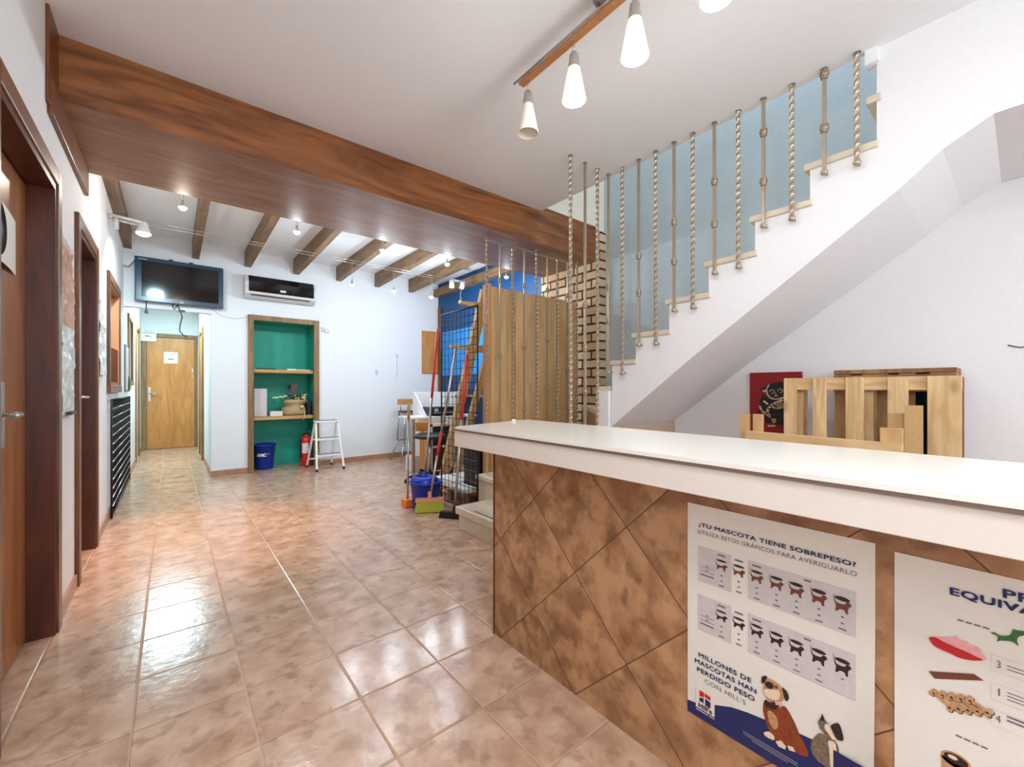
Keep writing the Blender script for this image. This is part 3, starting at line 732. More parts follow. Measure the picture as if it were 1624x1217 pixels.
pol(mb, pg(4), [(0.193, 0.385), (0.193, 0.4), (0.2, 0.408), (0.207, 0.409), (0.203, 0.397), (0.199, 0.388)], 3)
pol(mb, pg(5), [(0.2, 0.389), (0.207, 0.398), (0.218, 0.399), (0.222, 0.391), (0.215, 0.383), (0.206, 0.381)], 3)
ell(mb, pg(5), .226, .394, .003, .003, 3)
pol(mb, pg(5), [(0.238, 0.402), (0.249, 0.397), (0.254, 0.385), (0.25, 0.372), (0.244, 0.374), (0.241, 0.389)], 3)
pol(mb, pg(4), [(0.2, 0.35), (0.213, 0.348), (0.225, 0.359), (0.234, 0.353), (0.225, 0.338), (0.21, 0.333), (0.201, 0.335)], 3)
pol(mb, pg(5), [(0.222, 0.362), (0.231, 0.361), (0.239, 0.364), (0.239, 0.357), (0.225, 0.35)], 4)
mb.build('dog_picture', ['rust', 'tan', 'cream', 'darkink', 'pink'], po, 'sitting brown and white dog looking up')
mb = MB(); pol(mb, pg(2), [(0.311, 0.336), (0.297, 0.309), (0.296, 0.286), (0.306, 0.272), (0.321, 0.269), (0.346, 0.268), (0.35, 0.32), (0.345, 0.337), (0.331, 0.337), (0.319, 0.339)], 0)
pol(mb, pg(3), [(0.328, 0.332), (0.343, 0.336), (0.345, 0.317), (0.34, 0.278), (0.333, 0.273), (0.332, 0.308)], 1)
pol(mb, pg(4), [(0.31, 0.364), (0.319, 0.375), (0.326, 0.372), (0.333, 0.362), (0.339, 0.351), (0.345, 0.34), (0.336, 0.337), (0.324, 0.341), (0.314, 0.349)], 0)
pol(mb, pg(5), [(0.325, 0.368), (0.333, 0.366), (0.338, 0.353), (0.345, 0.343), (0.338, 0.338), (0.33, 0.348), (0.322, 0.355)], 1)
pol(mb, pg(5), [(0.319, 0.386), (0.325, 0.371), (0.314, 0.367)], 2)
pol(mb, pg(5), [(0.333, 0.368), (0.35, 0.386), (0.358, 0.355), (0.356, 0.347), (0.346, 0.344), (0.338, 0.359)], 2)
mb.build('cat_picture', ['tabby', 'cream', 'darkink'], po, 'grey tabby and white cat with raised head')

pg = page(.168)
po = thing('poster', 'white treats poster with meat slices and bone biscuits, cut by the right picture edge', 'poster', (1.14, -.05, .2), 'posters on the counter front')
mb = MB(); sheet(mb, pg(0), 0, .42, .19, .787); mb.build('sheet', 'paper', po)
mb = MB(); text(mb, 'PR', .144, .178, .750, .765, pg(2), 0, .014); text(mb, 'EQUIVAL', .079, .195, .728, .744, pg(2), 0, .014); mb.build('headline', 'navy', po)
mb = MB()
for a, b_, t in ((.088, .128, .6865), (.086, .125, .469)):
    for i in range(4): pol(mb, pg(1), [(a+i*.0105, t-.0015), (a+i*.0105+.008, t-.0015), (a+i*.0105+.008, t+.0015), (a+i*.0105, t+.0015)])
text(mb, '3', .136, .141, .622, .635, pg(2)); text(mb, '1', .1380, .1400, .573, .586, pg(2)); text(mb, '4', .135, .141, .525, .538, pg(2))
for t in (.63, .624, .583, .577, .571): pol(mb, pg(1), [(.148, t), (.20, t), (.20, t+.0015), (.148, t+.0015)])
for t in (.540, .533): pol(mb, pg(1), [(.148, t), (.20, t), (.20, t+.003), (.148, t+.003)])
mb.build('lettering', 'greyink', po)
mb = MB()
for tb, tt in ((.614, .642), (.562, .592), (.515, .545)):
    for a, b_, c, d_ in ((.129, .1295, tb, tt), (.129, .23, tt, tt+.0005), (.129, .23, tb, tb+.0005)): pol(mb, pg(1), [(a, c), (b_, c), (b_, d_), (a, d_)])
mb.build('caption_frames', 'lightgrey', po)
mb = MB()
pol(mb, pg(1), [(0.048, 0.634), (0.057, 0.641), (0.081, 0.65), (0.086, 0.657), (0.092, 0.649), (0.1, 0.652), (0.106, 0.646), (0.114, 0.648), (0.12, 0.638), (0.126, 0.629), (0.109, 0.619), (0.091, 0.615), (0.079, 0.617), (0.067, 0.618), (0.054, 0.623)], 0)
pol(mb, pg(2), [(0.049, 0.635), (0.058, 0.641), (0.072, 0.636), (0.084, 0.634), (0.1, 0.632), (0.111, 0.629), (0.122, 0.628), (0.109, 0.620), (0.091, 0.616), (0.079, 0.619), (0.069, 0.620), (0.057, 0.623)], 1)
mb.build('meat_picture', ['pink', 'redink'], po, 'pink and red meat slices')
mb = MB(); pol(mb, pg(2), [(0.05, 0.57), (0.109, 0.596), (0.121, 0.59), (0.058, 0.56)]); mb.build('stick_picture', 'brownink', po, 'flat brown chew stick')
mb = MB()
for k in range(5):
    ax_, ay_, bx_, by_ = .056+.0118*k, .5325+.0035*k, .080+.0118*k, .5155+.0052*k
    for dk, mi, o_ in ((0, 1, .0012), (1, 0, 0)):
        v_ = Vector((bx_-ax_, by_-ay_)).normalized(); n_ = Vector((-v_.y, v_.x))*.0032
        f_ = page(.168)(1+k*.9+dk*.5)
        mb.poly([f_(ax_+n_.x+o_, ay_+n_.y-o_), f_(bx_+n_.x+o_, by_+n_.y-o_), f_(bx_-n_.x+o_, by_-n_.y-o_), f_(ax_-n_.x+o_, ay_-n_.y-o_)], mi)
        for (qx, qy) in ((ax_, ay_), (bx_, by_)):
            for sg in (-1, 1): ell(mb, page(.168)(1+k*.9+dk*.5+.1+.1*sg), qx+n_.x*1.2*sg+o_, qy+n_.y*1.2*sg-o_, .0045, .0045, mi, 10)
mb.build('biscuit_picture', ['tan', 'darkink', 'brownink'], po, 'row of bone-shaped biscuits')
gd = [(0.128, 0.68), (0.133, 0.684), (0.14, 0.68), (0.152, 0.686), (0.155, 0.7), (0.158, 0.698), (0.172, 0.702), (0.171, 0.696), (0.16, 0.688), (0.159, 0.679), (0.162, 0.671), (0.154, 0.677), (0.14, 0.672), (0.136, 0.667), (0.138, 0.679)]
mb = MB(); pol(mb, pg(2), gd); mb.build('leaping_dog_picture', 'green', po, 'leaping dog shape filled with green grass')
mb = MB(); pol(mb, pg(2), [(.138, .440), (.150, .455), (.153, .449), (.165, .452), (.163, .440), (.150, .430)])
mb.build('leaping_cat_picture', 'green', po, 'second green animal shape lower down')
mb = MB(); ell(mb, pg(1), .086, .421, .020, .014, 0, 18); ell(mb, pg(2), .086, .423, .016, .009, 1, 14); ell(mb, pg(3), .082, .425, .007, .004, 2, 8)
pol(mb, pg(1), [(.066, .419), (.106, .419), (.104, .385), (.068, .385)], 0)
mb.build('can_picture', ['tan', 'darkink', 'cream'], po, 'open can of dark food')

# ================================================================== pendant bar lamp
pl = thing('pendant_bar_lamp', 'wooden ceiling bar lamp with a row of conical glass shades above the counter', 'ceiling lamp', (1.39, .95, 2.785))
MB().bar((1.39, 1.63, 2.675), (1.39, .22, 2.675), .034, .014).build('bar', 'copper', pl)
MB().bar((1.39-.024, 1.66, 2.684), (1.39-.024, .20, 2.684), .005, n=8).build('side_rod', 'steel', pl)
mb = MB().lathe((1.41, 1.10, 2.735), [(0, 0), (.05, 0), (.062, .02), (.064, .049)], 28)
mb.build('ceiling_rose', 'capgrey', pl, 'round grey ceiling plate')
MB().bar((1.39, 1.13, 2.68), (1.39, 1.13, 2.74), .007, n=10).bar((1.39, 1.06, 2.68), (1.39, 1.06, 2.74), .007, n=10).build('stem', 'steel', pl)
for i, y in enumerate((1.58, 1.27, .955, .64, .325)):
    on = i > 0; x = 1.392
    MB().bar((x, y, 2.70), (x, y, 2.60), .0045, n=10).bar((x, y, 2.69), (x, y, 2.71), .009, n=10).build('drop_rod', 'steel', pl)
    MB().lathe((x, y, 0), [(0, 2.618), (.012, 2.617), (.019, 2.606), (.026, 2.548), (.0262, 2.543)], 24).build('cap', 'capgrey', pl)
    mb = MB().lathe((x, y, 0), [(.0262, 2.545), (.0325, 2.512)], 32, m=1).lathe((x, y, 0), [(.0325, 2.512), (.046, 2.441)], 32, m=0).lathe((x, y, 0), [(.046, 2.441), (.053, 2.404), (.0505, 2.402), (.024, 2.545)], 32, m=2)
    g = mb.build('shade', ['glass_on', 'glass_top', 'glass_low'] if on else 'glass_off', pl, 'lit frosted glass cone' if on else 'unlit milky glass cone')
    mb = MB().ball((x, y, 2.47), .02); mb.build('bulb', 'bulb' if on else 'glass_off', g)
    if on: lamp('pendant_light', 'POINT', (x, y, 2.385), 5.0 if i < 4 else 2.0, (1, .985, .97), .04)

# ================================================================== cable lights of the back room
cb = thing('cable_light_system', 'pair of thin cables with hanging halogen bulbs under the back rafters', 'cable lights', (1.6, 4.95, 2.6))
MB().bar((XL, 4.92, 2.60), (XR, 4.92, 2.60), .0025, n=6).bar((XL, 5.02, 2.60), (XR, 5.02, 2.60), .0025, n=6).build('cable', 'steel', cb)
MB().bar((XL, 4.02, 2.66), (XR, 4.02, 2.66), .0025, n=6).bar((XL, 4.10, 2.66), (XR, 4.10, 2.66), .0025, n=6).build('cable', 'steel', cb)
SP = [(1.64, 4.97, 2.33, 2.60), (2.15, 4.97, 2.33, 2.60), (2.67, 4.97, 2.33, 2.60), (3.13, 4.97, 2.33, 2.60),
      (.07, 4.06, 2.50, 2.66), (.86, 4.06, 2.50, 2.66), (1.64, 4.06, 2.50, 2.66), (2.38, 4.06, 2.50, 2.66), (3.22, 4.06, 2.50, 2.66)]
for x, y, z, zc in SP:
    back = y > 4.5; oy = .05 if back else .04
    mb = MB().bar((x-.006, y-oy, zc), (x-.006, y, z+.05), .0015, n=6).bar((x+.006, y+oy, zc), (x+.006, y, z+.05), .0015, n=6)
    mb.lathe((x, y, z), [(0, .055), (.008, .055), (.009, .03), (.022, .004), (.023, 0)], 16)
    sp = mb.build('spotlight', 'steel', cb)
    MB().lathe((x, y, z), [(.0, -.022), (.016, -.018), (.026, -.006), (.027, .002)], 16).build('bulb', 'bulb', sp)
    lamp('halogen', 'POINT', (x, y, z-.035), 17 if back else 11, COOL if x > .2 else (1, .85, .7), .03)
# warm halogen lighting the tiles just past the beam
lamp('warm_halogen', 'SPOT', (.10, 4.05, 2.45), 150, (1.0, .52, .28), .04, (math.radians(-4), 0, 0), spot=62, blend=.9)
ls = thing('twin_spotlight', 'bright twin halogen spotlight clipped to the cables near the left wall', 'spotlight', (-.2, 4.95, 2.5))
mb = MB().bar((-.40, 4.92, 2.60), (-.20, 4.92, 2.585), .012, n=10).bar((-.40, 5.02, 2.60), (-.22, 5.02, 2.585), .012, n=10)
mb.lathe((-.19, 4.96, 2.50), [(0, .115), (.022, .112), (.032, .09), (.036, .06), (.05, .02), (.055, 0)], 20)
mb.build('body', 'acwhite', ls)
Mx = Matrix.Rotation(math.radians(20), 3, 'X').to_4x4()
MB().lathe((-.19, 4.96, 2.49), [(0, -.014), (.03, -.012), (.050, .0), (.052, .008)], 20).build('bulb', 'bulb', ls)
MB().bar((-.37, 4.97, 2.60), (-.37, 4.97, 2.50), .02, n=12).build('holder', 'acwhite', ls)
lamp('left_halogen', 'SPOT', (-.17, 4.96, 2.45), 60, (.62, .90, 1.0), .05, (math.radians(25), 0, 0), spot=160, blend=.7)
ws = thing('ceiling_spotlights', 'white twin cylinder spotlights on the rafter beside the blue wall', 'spotlight', (3.2, 5.2, 2.7))
MB().box(3.12, 3.36, 5.18, 5.22, 2.665, 2.69, bev=.004).build('bar', 'acwhite', ws)
for x, y, tz in ((3.10, 5.16, .0), (3.25, 5.12, .5)):
    Mr = Matrix.Rotation(tz, 4, 'X')
    c = MB().lathe((x, y, 2.60), [(0, .06), (.028, .058), (.033, .04), (.036, -.045), (.030, -.045), (.026, .02)], 20, M4=Mr).build('spot_head', 'acwhite', ws)
    MB().ball((x, y, 2.585), .02).build('bulb', 'bulb', c)
lamp('blue_wall_spot', 'SPOT', (3.15, 5.1, 2.5), 8, COOL, .03, (math.radians(0), math.radians(20), 0), spot=131, blend=.6)

# ================================================================== back wall fittings
tv = thing('television', 'large black flat television with a blue-grey sheen frame above the corridor opening', 'television', (.10, 6.40, 2.12))
MB().box(-.318, .512, 6.385, 6.44, 2.122, 2.632, bev=.008).build('housing', 'tvframe', tv)
MB().box(-.262, .462, 6.380, 6.386, 2.178, 2.585).build('screen', 'screen', tv)
mb = MB(); text(mb, 'LG', .083, .113, 2.138, 2.156, lambda s, t: Vector((s, 6.3835, t)), 0, .02); mb.build('logo', 'acwhite', tv)
MB().box(-.295, -.215, 6.382, 6.386, 2.600, 2.606).build('badge', 'acwhite', tv)
MB().box(-.03, .22, 6.44, 6.479, 2.25, 2.5).box(-.02, .02, 6.39, 6.43, 2.632, 2.645).box(.17, .21, 6.39, 6.43, 2.632, 2.645).build('wall_bracket', 'black', tv)
def hang(pts, r=.004): return MB().tube(pts, r)
o = hang([(-.22, 6.42, 2.14), (-.222, 6.415, 2.06), (-.221, 6.41, 2.02)], .005).box(-.236, -.206, 6.40, 6.425, 1.985, 2.022, bev=.004).build('power_cable', 'black')
tag(o, 'short black cable with a plug hanging below the left end of the television', 'cable')
o = hang([(.02, 6.42, 2.14), (.015, 6.415, 2.09), (.035, 6.41, 2.06), (.045, 6.41, 2.085), (.06, 6.415, 2.12), (.09, 6.41, 2.03), (.105, 6.41, 1.98), (.085, 6.41, 1.88), (.08, 6.41, 1.81), (.11, 6.41, 1.765), (.15, 6.41, 1.745)], .006).box(.07, .13, 6.39, 6.42, 2.035, 2.06).build('power_cable', 'black')
tag(o, 'long dark cable dangling from the middle of the television over the corridor door', 'cable')
o = hang([(.40, 6.474, 2.12), (.50, 6.474, 2.04), (.66, 6.474, 2.02), (.80, 6.474, 2.06), (.86, 6.474, 2.12)], .003).build('wall_cable', 'acwhite')
tag(o, 'thin pale cable sagging on the wall between television and air conditioner', 'cable')

ac = thing('air_conditioner', 'white wall air conditioner with a black glossy front above the teal niche', 'air conditioner', (1.16, 6.38, 2.29))
MB().prism([(.735, 6.478, 2.30), (.735, 6.37, 2.295), (.735, 6.30, 2.345), (.735, 6.29, 2.50), (.735, 6.33, 2.585), (.735, 6.478, 2.59)], (.845, 0, 0)).build('housing', 'acwhite', ac)
MB().prism([(.775, 6.286, 2.375), (.775, 6.283, 2.505), (.775, 6.322, 2.580), (.775, 6.33, 2.575), (.775, 6.30, 2.50)], (.775, 0, 0)).build('front_panel', 'acglass', ac)
MB().box(.80, 1.50, 6.302, 6.315, 2.325, 2.340).build('air_slot', 'black', ac)
MB().box(1.13, 1.20, 6.279, 6.285, 2.40, 2.43, bev=.002).build('badge', 'acwhite', ac)

nf = thing('wooden_surround', 'brown wooden frame around the teal wall niche', 'frame', (1.22, 6.46, 0))
MB().box(.785, .850, 6.445, 6.50, 0, 2.095, bev=.005).build('post', 'nframe', nf)
MB().box(1.590, 1.662, 6.445, 6.50, 0, 2.095, bev=.005).build('post', 'nframe', nf)
MB().box(.850, 1.590, 6.445, 6.50, 2.025, 2.095, bev=.005).build('top_rail', 'nframe', nf)
for z, lb in ((1.375, 'upper pine shelf of the teal niche'), (.735, 'lower pine shelf of the teal niche, carrying the wrapped pot')):
    tag(MB().box(.851, 1.589, 6.49, 6.915, z-.045, z, bev=.003).build('wall_shelf', 'shelfw'), lb, 'shelf', 'shelves of the teal niche')
tag(MB().box(.90, 1.12, 6.52, 6.62, 1.376, 1.392, bev=.003).build('remote_control', 'black'), 'flat dark object lying on the upper niche shelf', 'remote')
tag(MB().box(1.26, 1.38, 6.52, 6.60, 1.376, 1.392).box(1.40, 1.56, 6.54, 6.62, 1.376, 1.386).build('paper_scraps', 'paper'), 'pale folded papers on the right of the upper niche shelf', 'papers')
tag(MB().box(.875, 1.025, 6.60, 6.76, .736, 1.115, bev=.003).build('document_box', 'lightgrey'), 'tall pale grey box file standing left on the lower niche shelf', 'box')
o = thing('paper_stack', 'low stack of white paper in the middle of the lower niche shelf', 'paper stack', (1.13, 6.65, .736))
for i in range(4): MB().box(1.06+.004*(i % 2), 1.21, 6.56, 6.72+.004*i, .736+.016*i, .751+.016*i).build('sheets', 'paper', o)
pt = thing('wrapped_flower_pot', 'burlap-wrapped pot of dried flowers on the lower niche shelf', 'plant pot', (1.40, 6.66, .736))
mb = MB().lathe((1.38, 6.66, .736), [(.0, 0), (.13, 0), (.155, .03), (.15, .10), (.11, .135), (.13, .16), (.155, .185), (.15, .215), (.11, .225), (0, .215)], 22)
for v in mb.bm.verts:
    d_ = v.co-Vector((1.38, 6.66, v.co.z)); k = 1+.10*math.sin(3*math.atan2(d_.y, d_.x)+v.co.z*22)+.06*random.uniform(-1, 1)
    v.co.x = 1.38+d_.x*k; v.co.y = 6.66+d_.y*k*.85
mb.build('burlap_wrap', 'burlap', pt)
MB().tube([(1.47, 6.53, .86), (1.475, 6.50, .80), (1.473, 6.47, .72), (1.455, 6.462, .67)], .005).ball((1.45, 6.52, .855), .03, sz=.8).build('ribbon', 'fig_cream', pt)
mb = MB(); random.seed(3)
for i in range(46):
    mb.tube([(1.38, 6.66, .93), (1.38+random.uniform(-.05, .05), 6.64, 1.0), (1.37+random.uniform(-.14, .17), 6.62+random.uniform(-.06, .08), 1.0+random.uniform(-.03, .06))], .003, n=5)
for i in range(24):
    t = i/24*6.28; mb.tube([(1.37, 6.64, .98), (1.355+.02*math.cos(t), 6.63, 1.06), (1.355+.055*math.cos(t), 6.62, 1.14+.05*math.sin(t)), (1.355+.02*math.cos(t), 6.62, 1.17+.03*math.sin(t))], .005, n=5)
mb.build('dried_stems', 'dried', pt)
mb = MB()
for i in range(9): mb.ball((1.10+.02*i, 6.58, .985+.008*math.sin(i*2)+.003*i), .014, sz=.7, seg=8)
for i in range(12): mb.ball((1.43+random.uniform(-.06, .08), 6.56+random.uniform(-.02, .03), .96+random.uniform(0, .07)), .011, seg=8)
mb.build('pale_blooms', 'petal', pt)
mb = MB()
for i in range(26):
    c = Vector((1.38+random.uniform(-.12, .15), 6.6+random.uniform(-.05, .08), .97+random.uniform(-.02, .08))); d_ = Vector((random.uniform(-1, 1), random.uniform(-.4, .4), random.uniform(-.2, 1))).normalized()*.05
    s_ = d_.cross(Vector((0, 1, 0))).normalized()*.012; mb.poly([c, c+d_*.5+s_, c+d_, c+d_*.5-s_])
mb.build('leaves', 'leaf', pt)
tag(MB().box(1.535, 1.585, 6.60, 6.75, .736, .93, bev=.004).build('speaker_box', 'black'), 'small black box at the right end of the lower niche shelf', 'box')

bn = thing('waste_bin', 'dark blue round waste bin standing in the bottom of the teal niche', 'bin', (1.01, 6.70, 0))
MB().lathe((1.01, 6.70, 0), [(0, .002), (.105, .002), (.108, .01), (.133, .325), (.146, .33), (.146, .345), (.128, .345), (.102, .02), (0, .018)], 32).build('body', 'blued', bn)
def conewrap(cx, cy, r0, r1, h, base):
    def f(s, t):
        r = r0+(r1-r0)*t/h+.002; a = base+s/r; return Vector((cx+r*math.cos(a), cy+r*math.sin(a), t))
    return f
mb = MB(); fw = conewrap(1.01, 6.70, .105, .133, .325, -PI/2-.25)
text(mb, 'ANC', -.085, .03, .185, .225, fw, 0, .03); mb.poly([fw(.045, .212), fw(.075, .212), fw(.075, .218), fw(.045, .218)])
mb.build('lettering', 'paper', bn)
ex = thing('fire_extinguisher', 'red fire extinguisher standing beside the white step ladder', 'fire extinguisher', (1.52, 6.60, 0))
MB().lathe((1.515, 6.58, 0), [(0, 0), (.068, 0), (.072, .01), (.072, .36), (.066, .395), (.04, .425), (.022, .435), (.022, .45), (0, .45)], 28).build('cylinder', 'red', ex)
mb = MB(); fw = conewrap(1.515, 6.58, .072, .072, 1, -PI/2-.35)
for i in range(6):
    a, b_ = -.045+i*.015, -.03+i*.015; mb.poly([fw(a, .19), fw(b_, .19), fw(b_, .335), fw(a, .335)])
mb.build('label_sticker', 'paper', ex)
MB().bar((1.515, 6.58, .44), (1.515, 6.58, .475), .014, n=10).bar((1.50, 6.58, .475), (1.565, 6.55, .50), .018, .008).bar((1.50, 6.58, .465), (1.56, 6.55, .465), .014, .006).build('valve', 'black', ex)
MB().tube([(1.53, 6.57, .47), (1.555, 6.56, .505), (1.575, 6.56, .50), (1.575, 6.56, .48), (1.555, 6.565, .475)], .004).build('pull_ring', 'steel', ex)
MB().tube([(1.51, 6.58, .46), (1.46, 6.56, .45), (1.437, 6.55, .38), (1.436, 6.55, .20), (1.44, 6.55, .12)], .009).build('hose', 'black', ex)

sl = thing('step_ladder', 'small white folding metal step ladder beside the fire extinguisher', 'step ladder', (1.7, 6.15, 0))
FL, FR, TL_, TR_ = (1.512, 5.985, .02), (1.862, 5.985, .02), (1.545, 6.17, .655), (1.83, 6.17, .655)
RL, RR, T2, T3 = (1.49, 6.42, .02), (1.82, 6.42, .02), (1.545, 6.22, .63), (1.83, 6.22, .63)
MB().bar(FL, TL_, .026, .02).build('front_leg', 'white', sl); MB().bar(FR, TR_, .026, .02).build('front_leg', 'white', sl)
MB().bar(RL, T2, .022, .018).build('rear_leg', 'white', sl); MB().bar(RR, T3, .022, .018).build('rear_leg', 'white', sl)
MB().bar((1.50, 6.39, .12), (1.815, 6.39, .12), .012, n=10).bar((1.525, 6.30, .40), (1.82, 6.30, .40), .012, n=10).build('rear_brace', 'white', sl)
def stepz(z, dy, w=.09):
    k = z/.655; x0 = FL[0]+(TL_[0]-FL[0])*k; x1 = FR[0]+(TR_[0]-FR[0])*k; y = FL[1]+(TL_[1]-FL[1])*k
    p = MB().box(x0, x1, y-.01, y+w, z-.028, z, bev=.003).build('step', 'white', sl)
    MB().box(x0+.015, x1-.015, y-.005, y+w-.01, z, z+.004).build('tread_mat', 'greyink', p, 'dark ribbed mat')
stepz(.215, 0); stepz(.43, 0)
p = MB().box(1.535, 1.84, 6.13, 6.27, .645, .67, bev=.005).build('top_step', 'white', sl)
MB().box(1.55, 1.825, 6.14, 6.26, .67, .676).build('tread_mat', 'greyink', p, 'dark ribbed mat')
for q in (FL, FR, RL, RR): MB().box(q[0]-.015, q[0]+.015, q[1]-.013, q[1]+.013, 0, .035, bev=.003).build('rubber_foot', 'black', sl)
# small wall fittings
tag(MB().box(1.70, 1.735, 6.465, YB-.001, 1.945, 2.01, bev=.003).box(1.74, 1.80, 6.465, YB-.001, 1.93, 2.0, bev=.003).build('light_switch', 'acwhite'), 'pale double switch on the back wall right of the niche frame', 'switch')
tag(MB().box(2.50, 2.54, 6.47, YB-.001, 1.33, 1.41, bev=.003).build('wall_socket', 'acwhite'), 'small pale wall socket in the middle of the back wall', 'socket')
o = MB().box(2.84, 2.88, 6.468, YB-.001, 1.63, 1.67, bev=.003).tube([(2.86, 6.47, 1.63), (2.855, 6.47, 1.5), (2.865, 6.47, 1.42), (2.85, 6.47, 1.3)], .004).build('wall_socket', 'acwhite')
tag(o, 'small wall socket with a short wire, nearer the plywood flap', 'socket')
tag(MB().prism([(XL+.001, 6.72, 2.50), (XL+.001, 6.72, 2.66), (XL+.09, 6.72, 2.66), (XL+.10, 6.72, 2.58), (XL+.05, 6.72, 2.50)], (0, .10, 0)).xform(Matrix.Translation((0, -.36, 0))).build('alarm_sensor', 'acwhite'), 'white rounded alarm sensor high in the left corner beside the television', 'sensor')
# plywood flap and the blue wall opening
tag(MB().box(3.30, 3.60, 6.455, 6.475, 1.378, 2.10, bev=.002).build('plywood_flap', 'orange'), 'orange plywood hatch flap open against the right end of the back wall', 'flap')
tag(MB().box(XR-.03, XR-.001, 6.36, 6.44, 1.0, 2.52, bev=.004).build('hatch_post', 'frame'), 'dark brown upright post on the blue wall corner', 'post')
tag(MB().box(XR-.012, XR-.001, 4.5, 6.33, 1.333, 2.075, bev=.002).build('lit_azure_band', 'azure'), 'bright azure band of painted light on the dark blue wall behind the wire grid', 'panel')  # thin slab that paints the bright patch of light onto the blue wall
ss = tag(MB().box(XR-.2, XR-.001, 4.6, 6.30, .99, 1.02, bev=.003).build('hatch_sill', 'dpine'), 'narrow wooden sill along the blue wall above the white desk', 'sill')

# ================================================================== work corner at the back
wd = thing('white_desk', 'white reception desk with raised back panel in the far right corner', 'desk', (3.1, 5.6, 0))
MB().box(2.73, 3.58, 5.60, 5.64, .0, 1.066, bev=.002).build('back_panel', 'white', wd)
MB().prism([(2.73, 5.60, 1.066), (2.73, 5.60, 0), (2.73, 5.20, 0), (2.73, 5.20, .72)], (.02, 0, 0)).build('side_panel', 'white', wd, 'slanting white side panel')
MB().box(2.42, 3.45, 5.02, 5.46, .715, .738, bev=.002).build('worktop', 'white', wd)
MB().box(2.44, 2.475, 5.04, 5.075, 0, .715).build('leg', 'steel', wd); MB().box(3.40, 3.435, 5.04, 5.075, 0, .715).build('leg', 'steel', wd)
pr = thing('printer', 'dark grey printer on the white desk', 'printer', (2.92, 5.28, .738))
MB().box(2.74, 3.12, 5.12, 5.40, .739, .86, bev=.008).build('body', 'black', pr)
MB().box(2.78, 3.08, 5.05, 5.14, .775, .79).build('paper_tray', 'greyink', pr); MB().box(2.80, 2.86, 5.116, 5.121, .80, .84).build('button_panel', 'acwhite', pr)
MB().box(2.76, 3.10, 5.14, 5.38, .86, .875).build('lid', 'lightgrey', pr)
tag(MB().lathe((3.52, 5.55, 1.021), [(0, 0), (.03, 0), (.032, .10), (.012, .125), (.012, .15), (.018, .152), (.018, .175), (0, .176)], 16).build('spray_bottle', 'white'), 'white plastic bottle on the wooden sill behind the wire grid', 'bottle')
cbn = thing('low_cabinet', 'brown wooden cabinet with white trim under the white desk', 'cabinet', (2.68, 5.0, 0))
MB().box(2.52, 2.86, 4.70, 5.00, .07, .66).build('body', 'orange', cbn)
MB().box(2.505, 2.535, 4.68, 4.70, .06, .67).box(2.80, 2.83, 4.68, 4.70, .06, .67).box(2.505, 2.83, 4.68, 4.70, .64, .67).box(2.505, 2.83, 4.68, 4.70, .06, .09).box(2.505, 2.83, 4.68, 4.70, .37, .395).build('front_trim', 'white', cbn, 'white frame strips on the front')
MB().box(2.535, 2.80, 4.685, 4.70, .09, .37).build('door', 'jamb', cbn, 'reddish brown lower front'); MB().box(2.535, 2.80, 4.69, 4.70, .395, .64).build('shelf_space', 'black', cbn)
MB().box(2.52, 2.56, 4.70, 4.74, 0, .07).box(2.82, 2.86, 4.96, 5.0, 0, .07).box(2.52, 2.56, 4.96, 5.0, 0, .07).box(2.82, 2.86, 4.70, 4.74, 0, .07).build('foot', 'black', cbn)
tag(MB().box(2.48, 2.62, 5.18, 5.34, 0, .21, bev=.008).build('paper_bin', 'white'), 'small white bin on the floor under the white desk', 'bin')

oc = thing('swivel_chair', 'black swivel chair with five-star base in front of the cabinet', 'chair', (2.40, 4.5, 0))
MB().lathe((2.40, 4.5, 0), [(0, .575), (.15, .577), (.19, .565), (.20, .548), (.19, .53), (.15, .522), (0, .52)], 28).build('seat', 'black', oc)
MB().bar((2.40, 4.5, .10), (2.40, 4.5, .52), .02, n=12).build('column', 'steel', oc)
bb_ = MB().lathe((2.40, 4.5, .075), [(0, .05), (.035, .045), (.035, 0), (0, 0)], 14)
for i in range(5):
    a = i*2*PI/5+.3; bb_.bar((2.40, 4.5, .11), (2.40+.27*math.cos(a), 4.5+.27*math.sin(a), .07), .035, .022)
bb_.build('base', 'black', oc)
for i in range(5):
    a = i*2*PI/5+.3; MB().lathe((2.40+.27*math.cos(a), 4.5+.27*math.sin(a), .03), [(0, -.012), (.026, -.012), (.03, 0), (.026, .012), (0, .012)], 14, M4=Matrix.Rotation(PI/2, 4, 'X')).build('castor', 'black', oc)
MB().box(2.30, 2.50, 4.665, 4.69, .60, .71, bev=.01).bar((2.40, 4.67, .53), (2.40, 4.68, .62), .02, .01).build('backrest', 'orange', oc, 'low wooden back pad')

bs = thing('bar_stool', 'grey metal bar stool with brown seat and small wooden back near the back wall', 'stool', (2.87, 6.1, 0))
MB().lathe((2.89, 6.12, .745), [(0, .024), (.15, .024), (.165, .012), (.15, 0), (0, 0)], 24).build('seat', 'jamb', bs)
for sx, sy in ((-1, -1), (1, -1), (1, 1), (-1, 1)):
    MB().bar((2.89+sx*.11, 6.12+sy*.10, .745), (2.89+sx*.13, 6.12+sy*.13, .30), .012, n=10).bar((2.89+sx*.13, 6.12+sy*.13, .30), (2.89+sx*.21, 6.12+sy*.19, 0), .012, n=10).build('leg', 'steel', bs)
mb = MB(); q = [(2.89+.135*math.cos(t*PI/12), 6.12+.135*math.sin(t*PI/12)*1.0, .30) for t in range(25)]; mb.tube([(a*1.0+(a-2.89)*.25, b_+(b_-6.12)*.25, c) for a, b_, c in q], .009); mb.build('foot_ring', 'steel', bs)
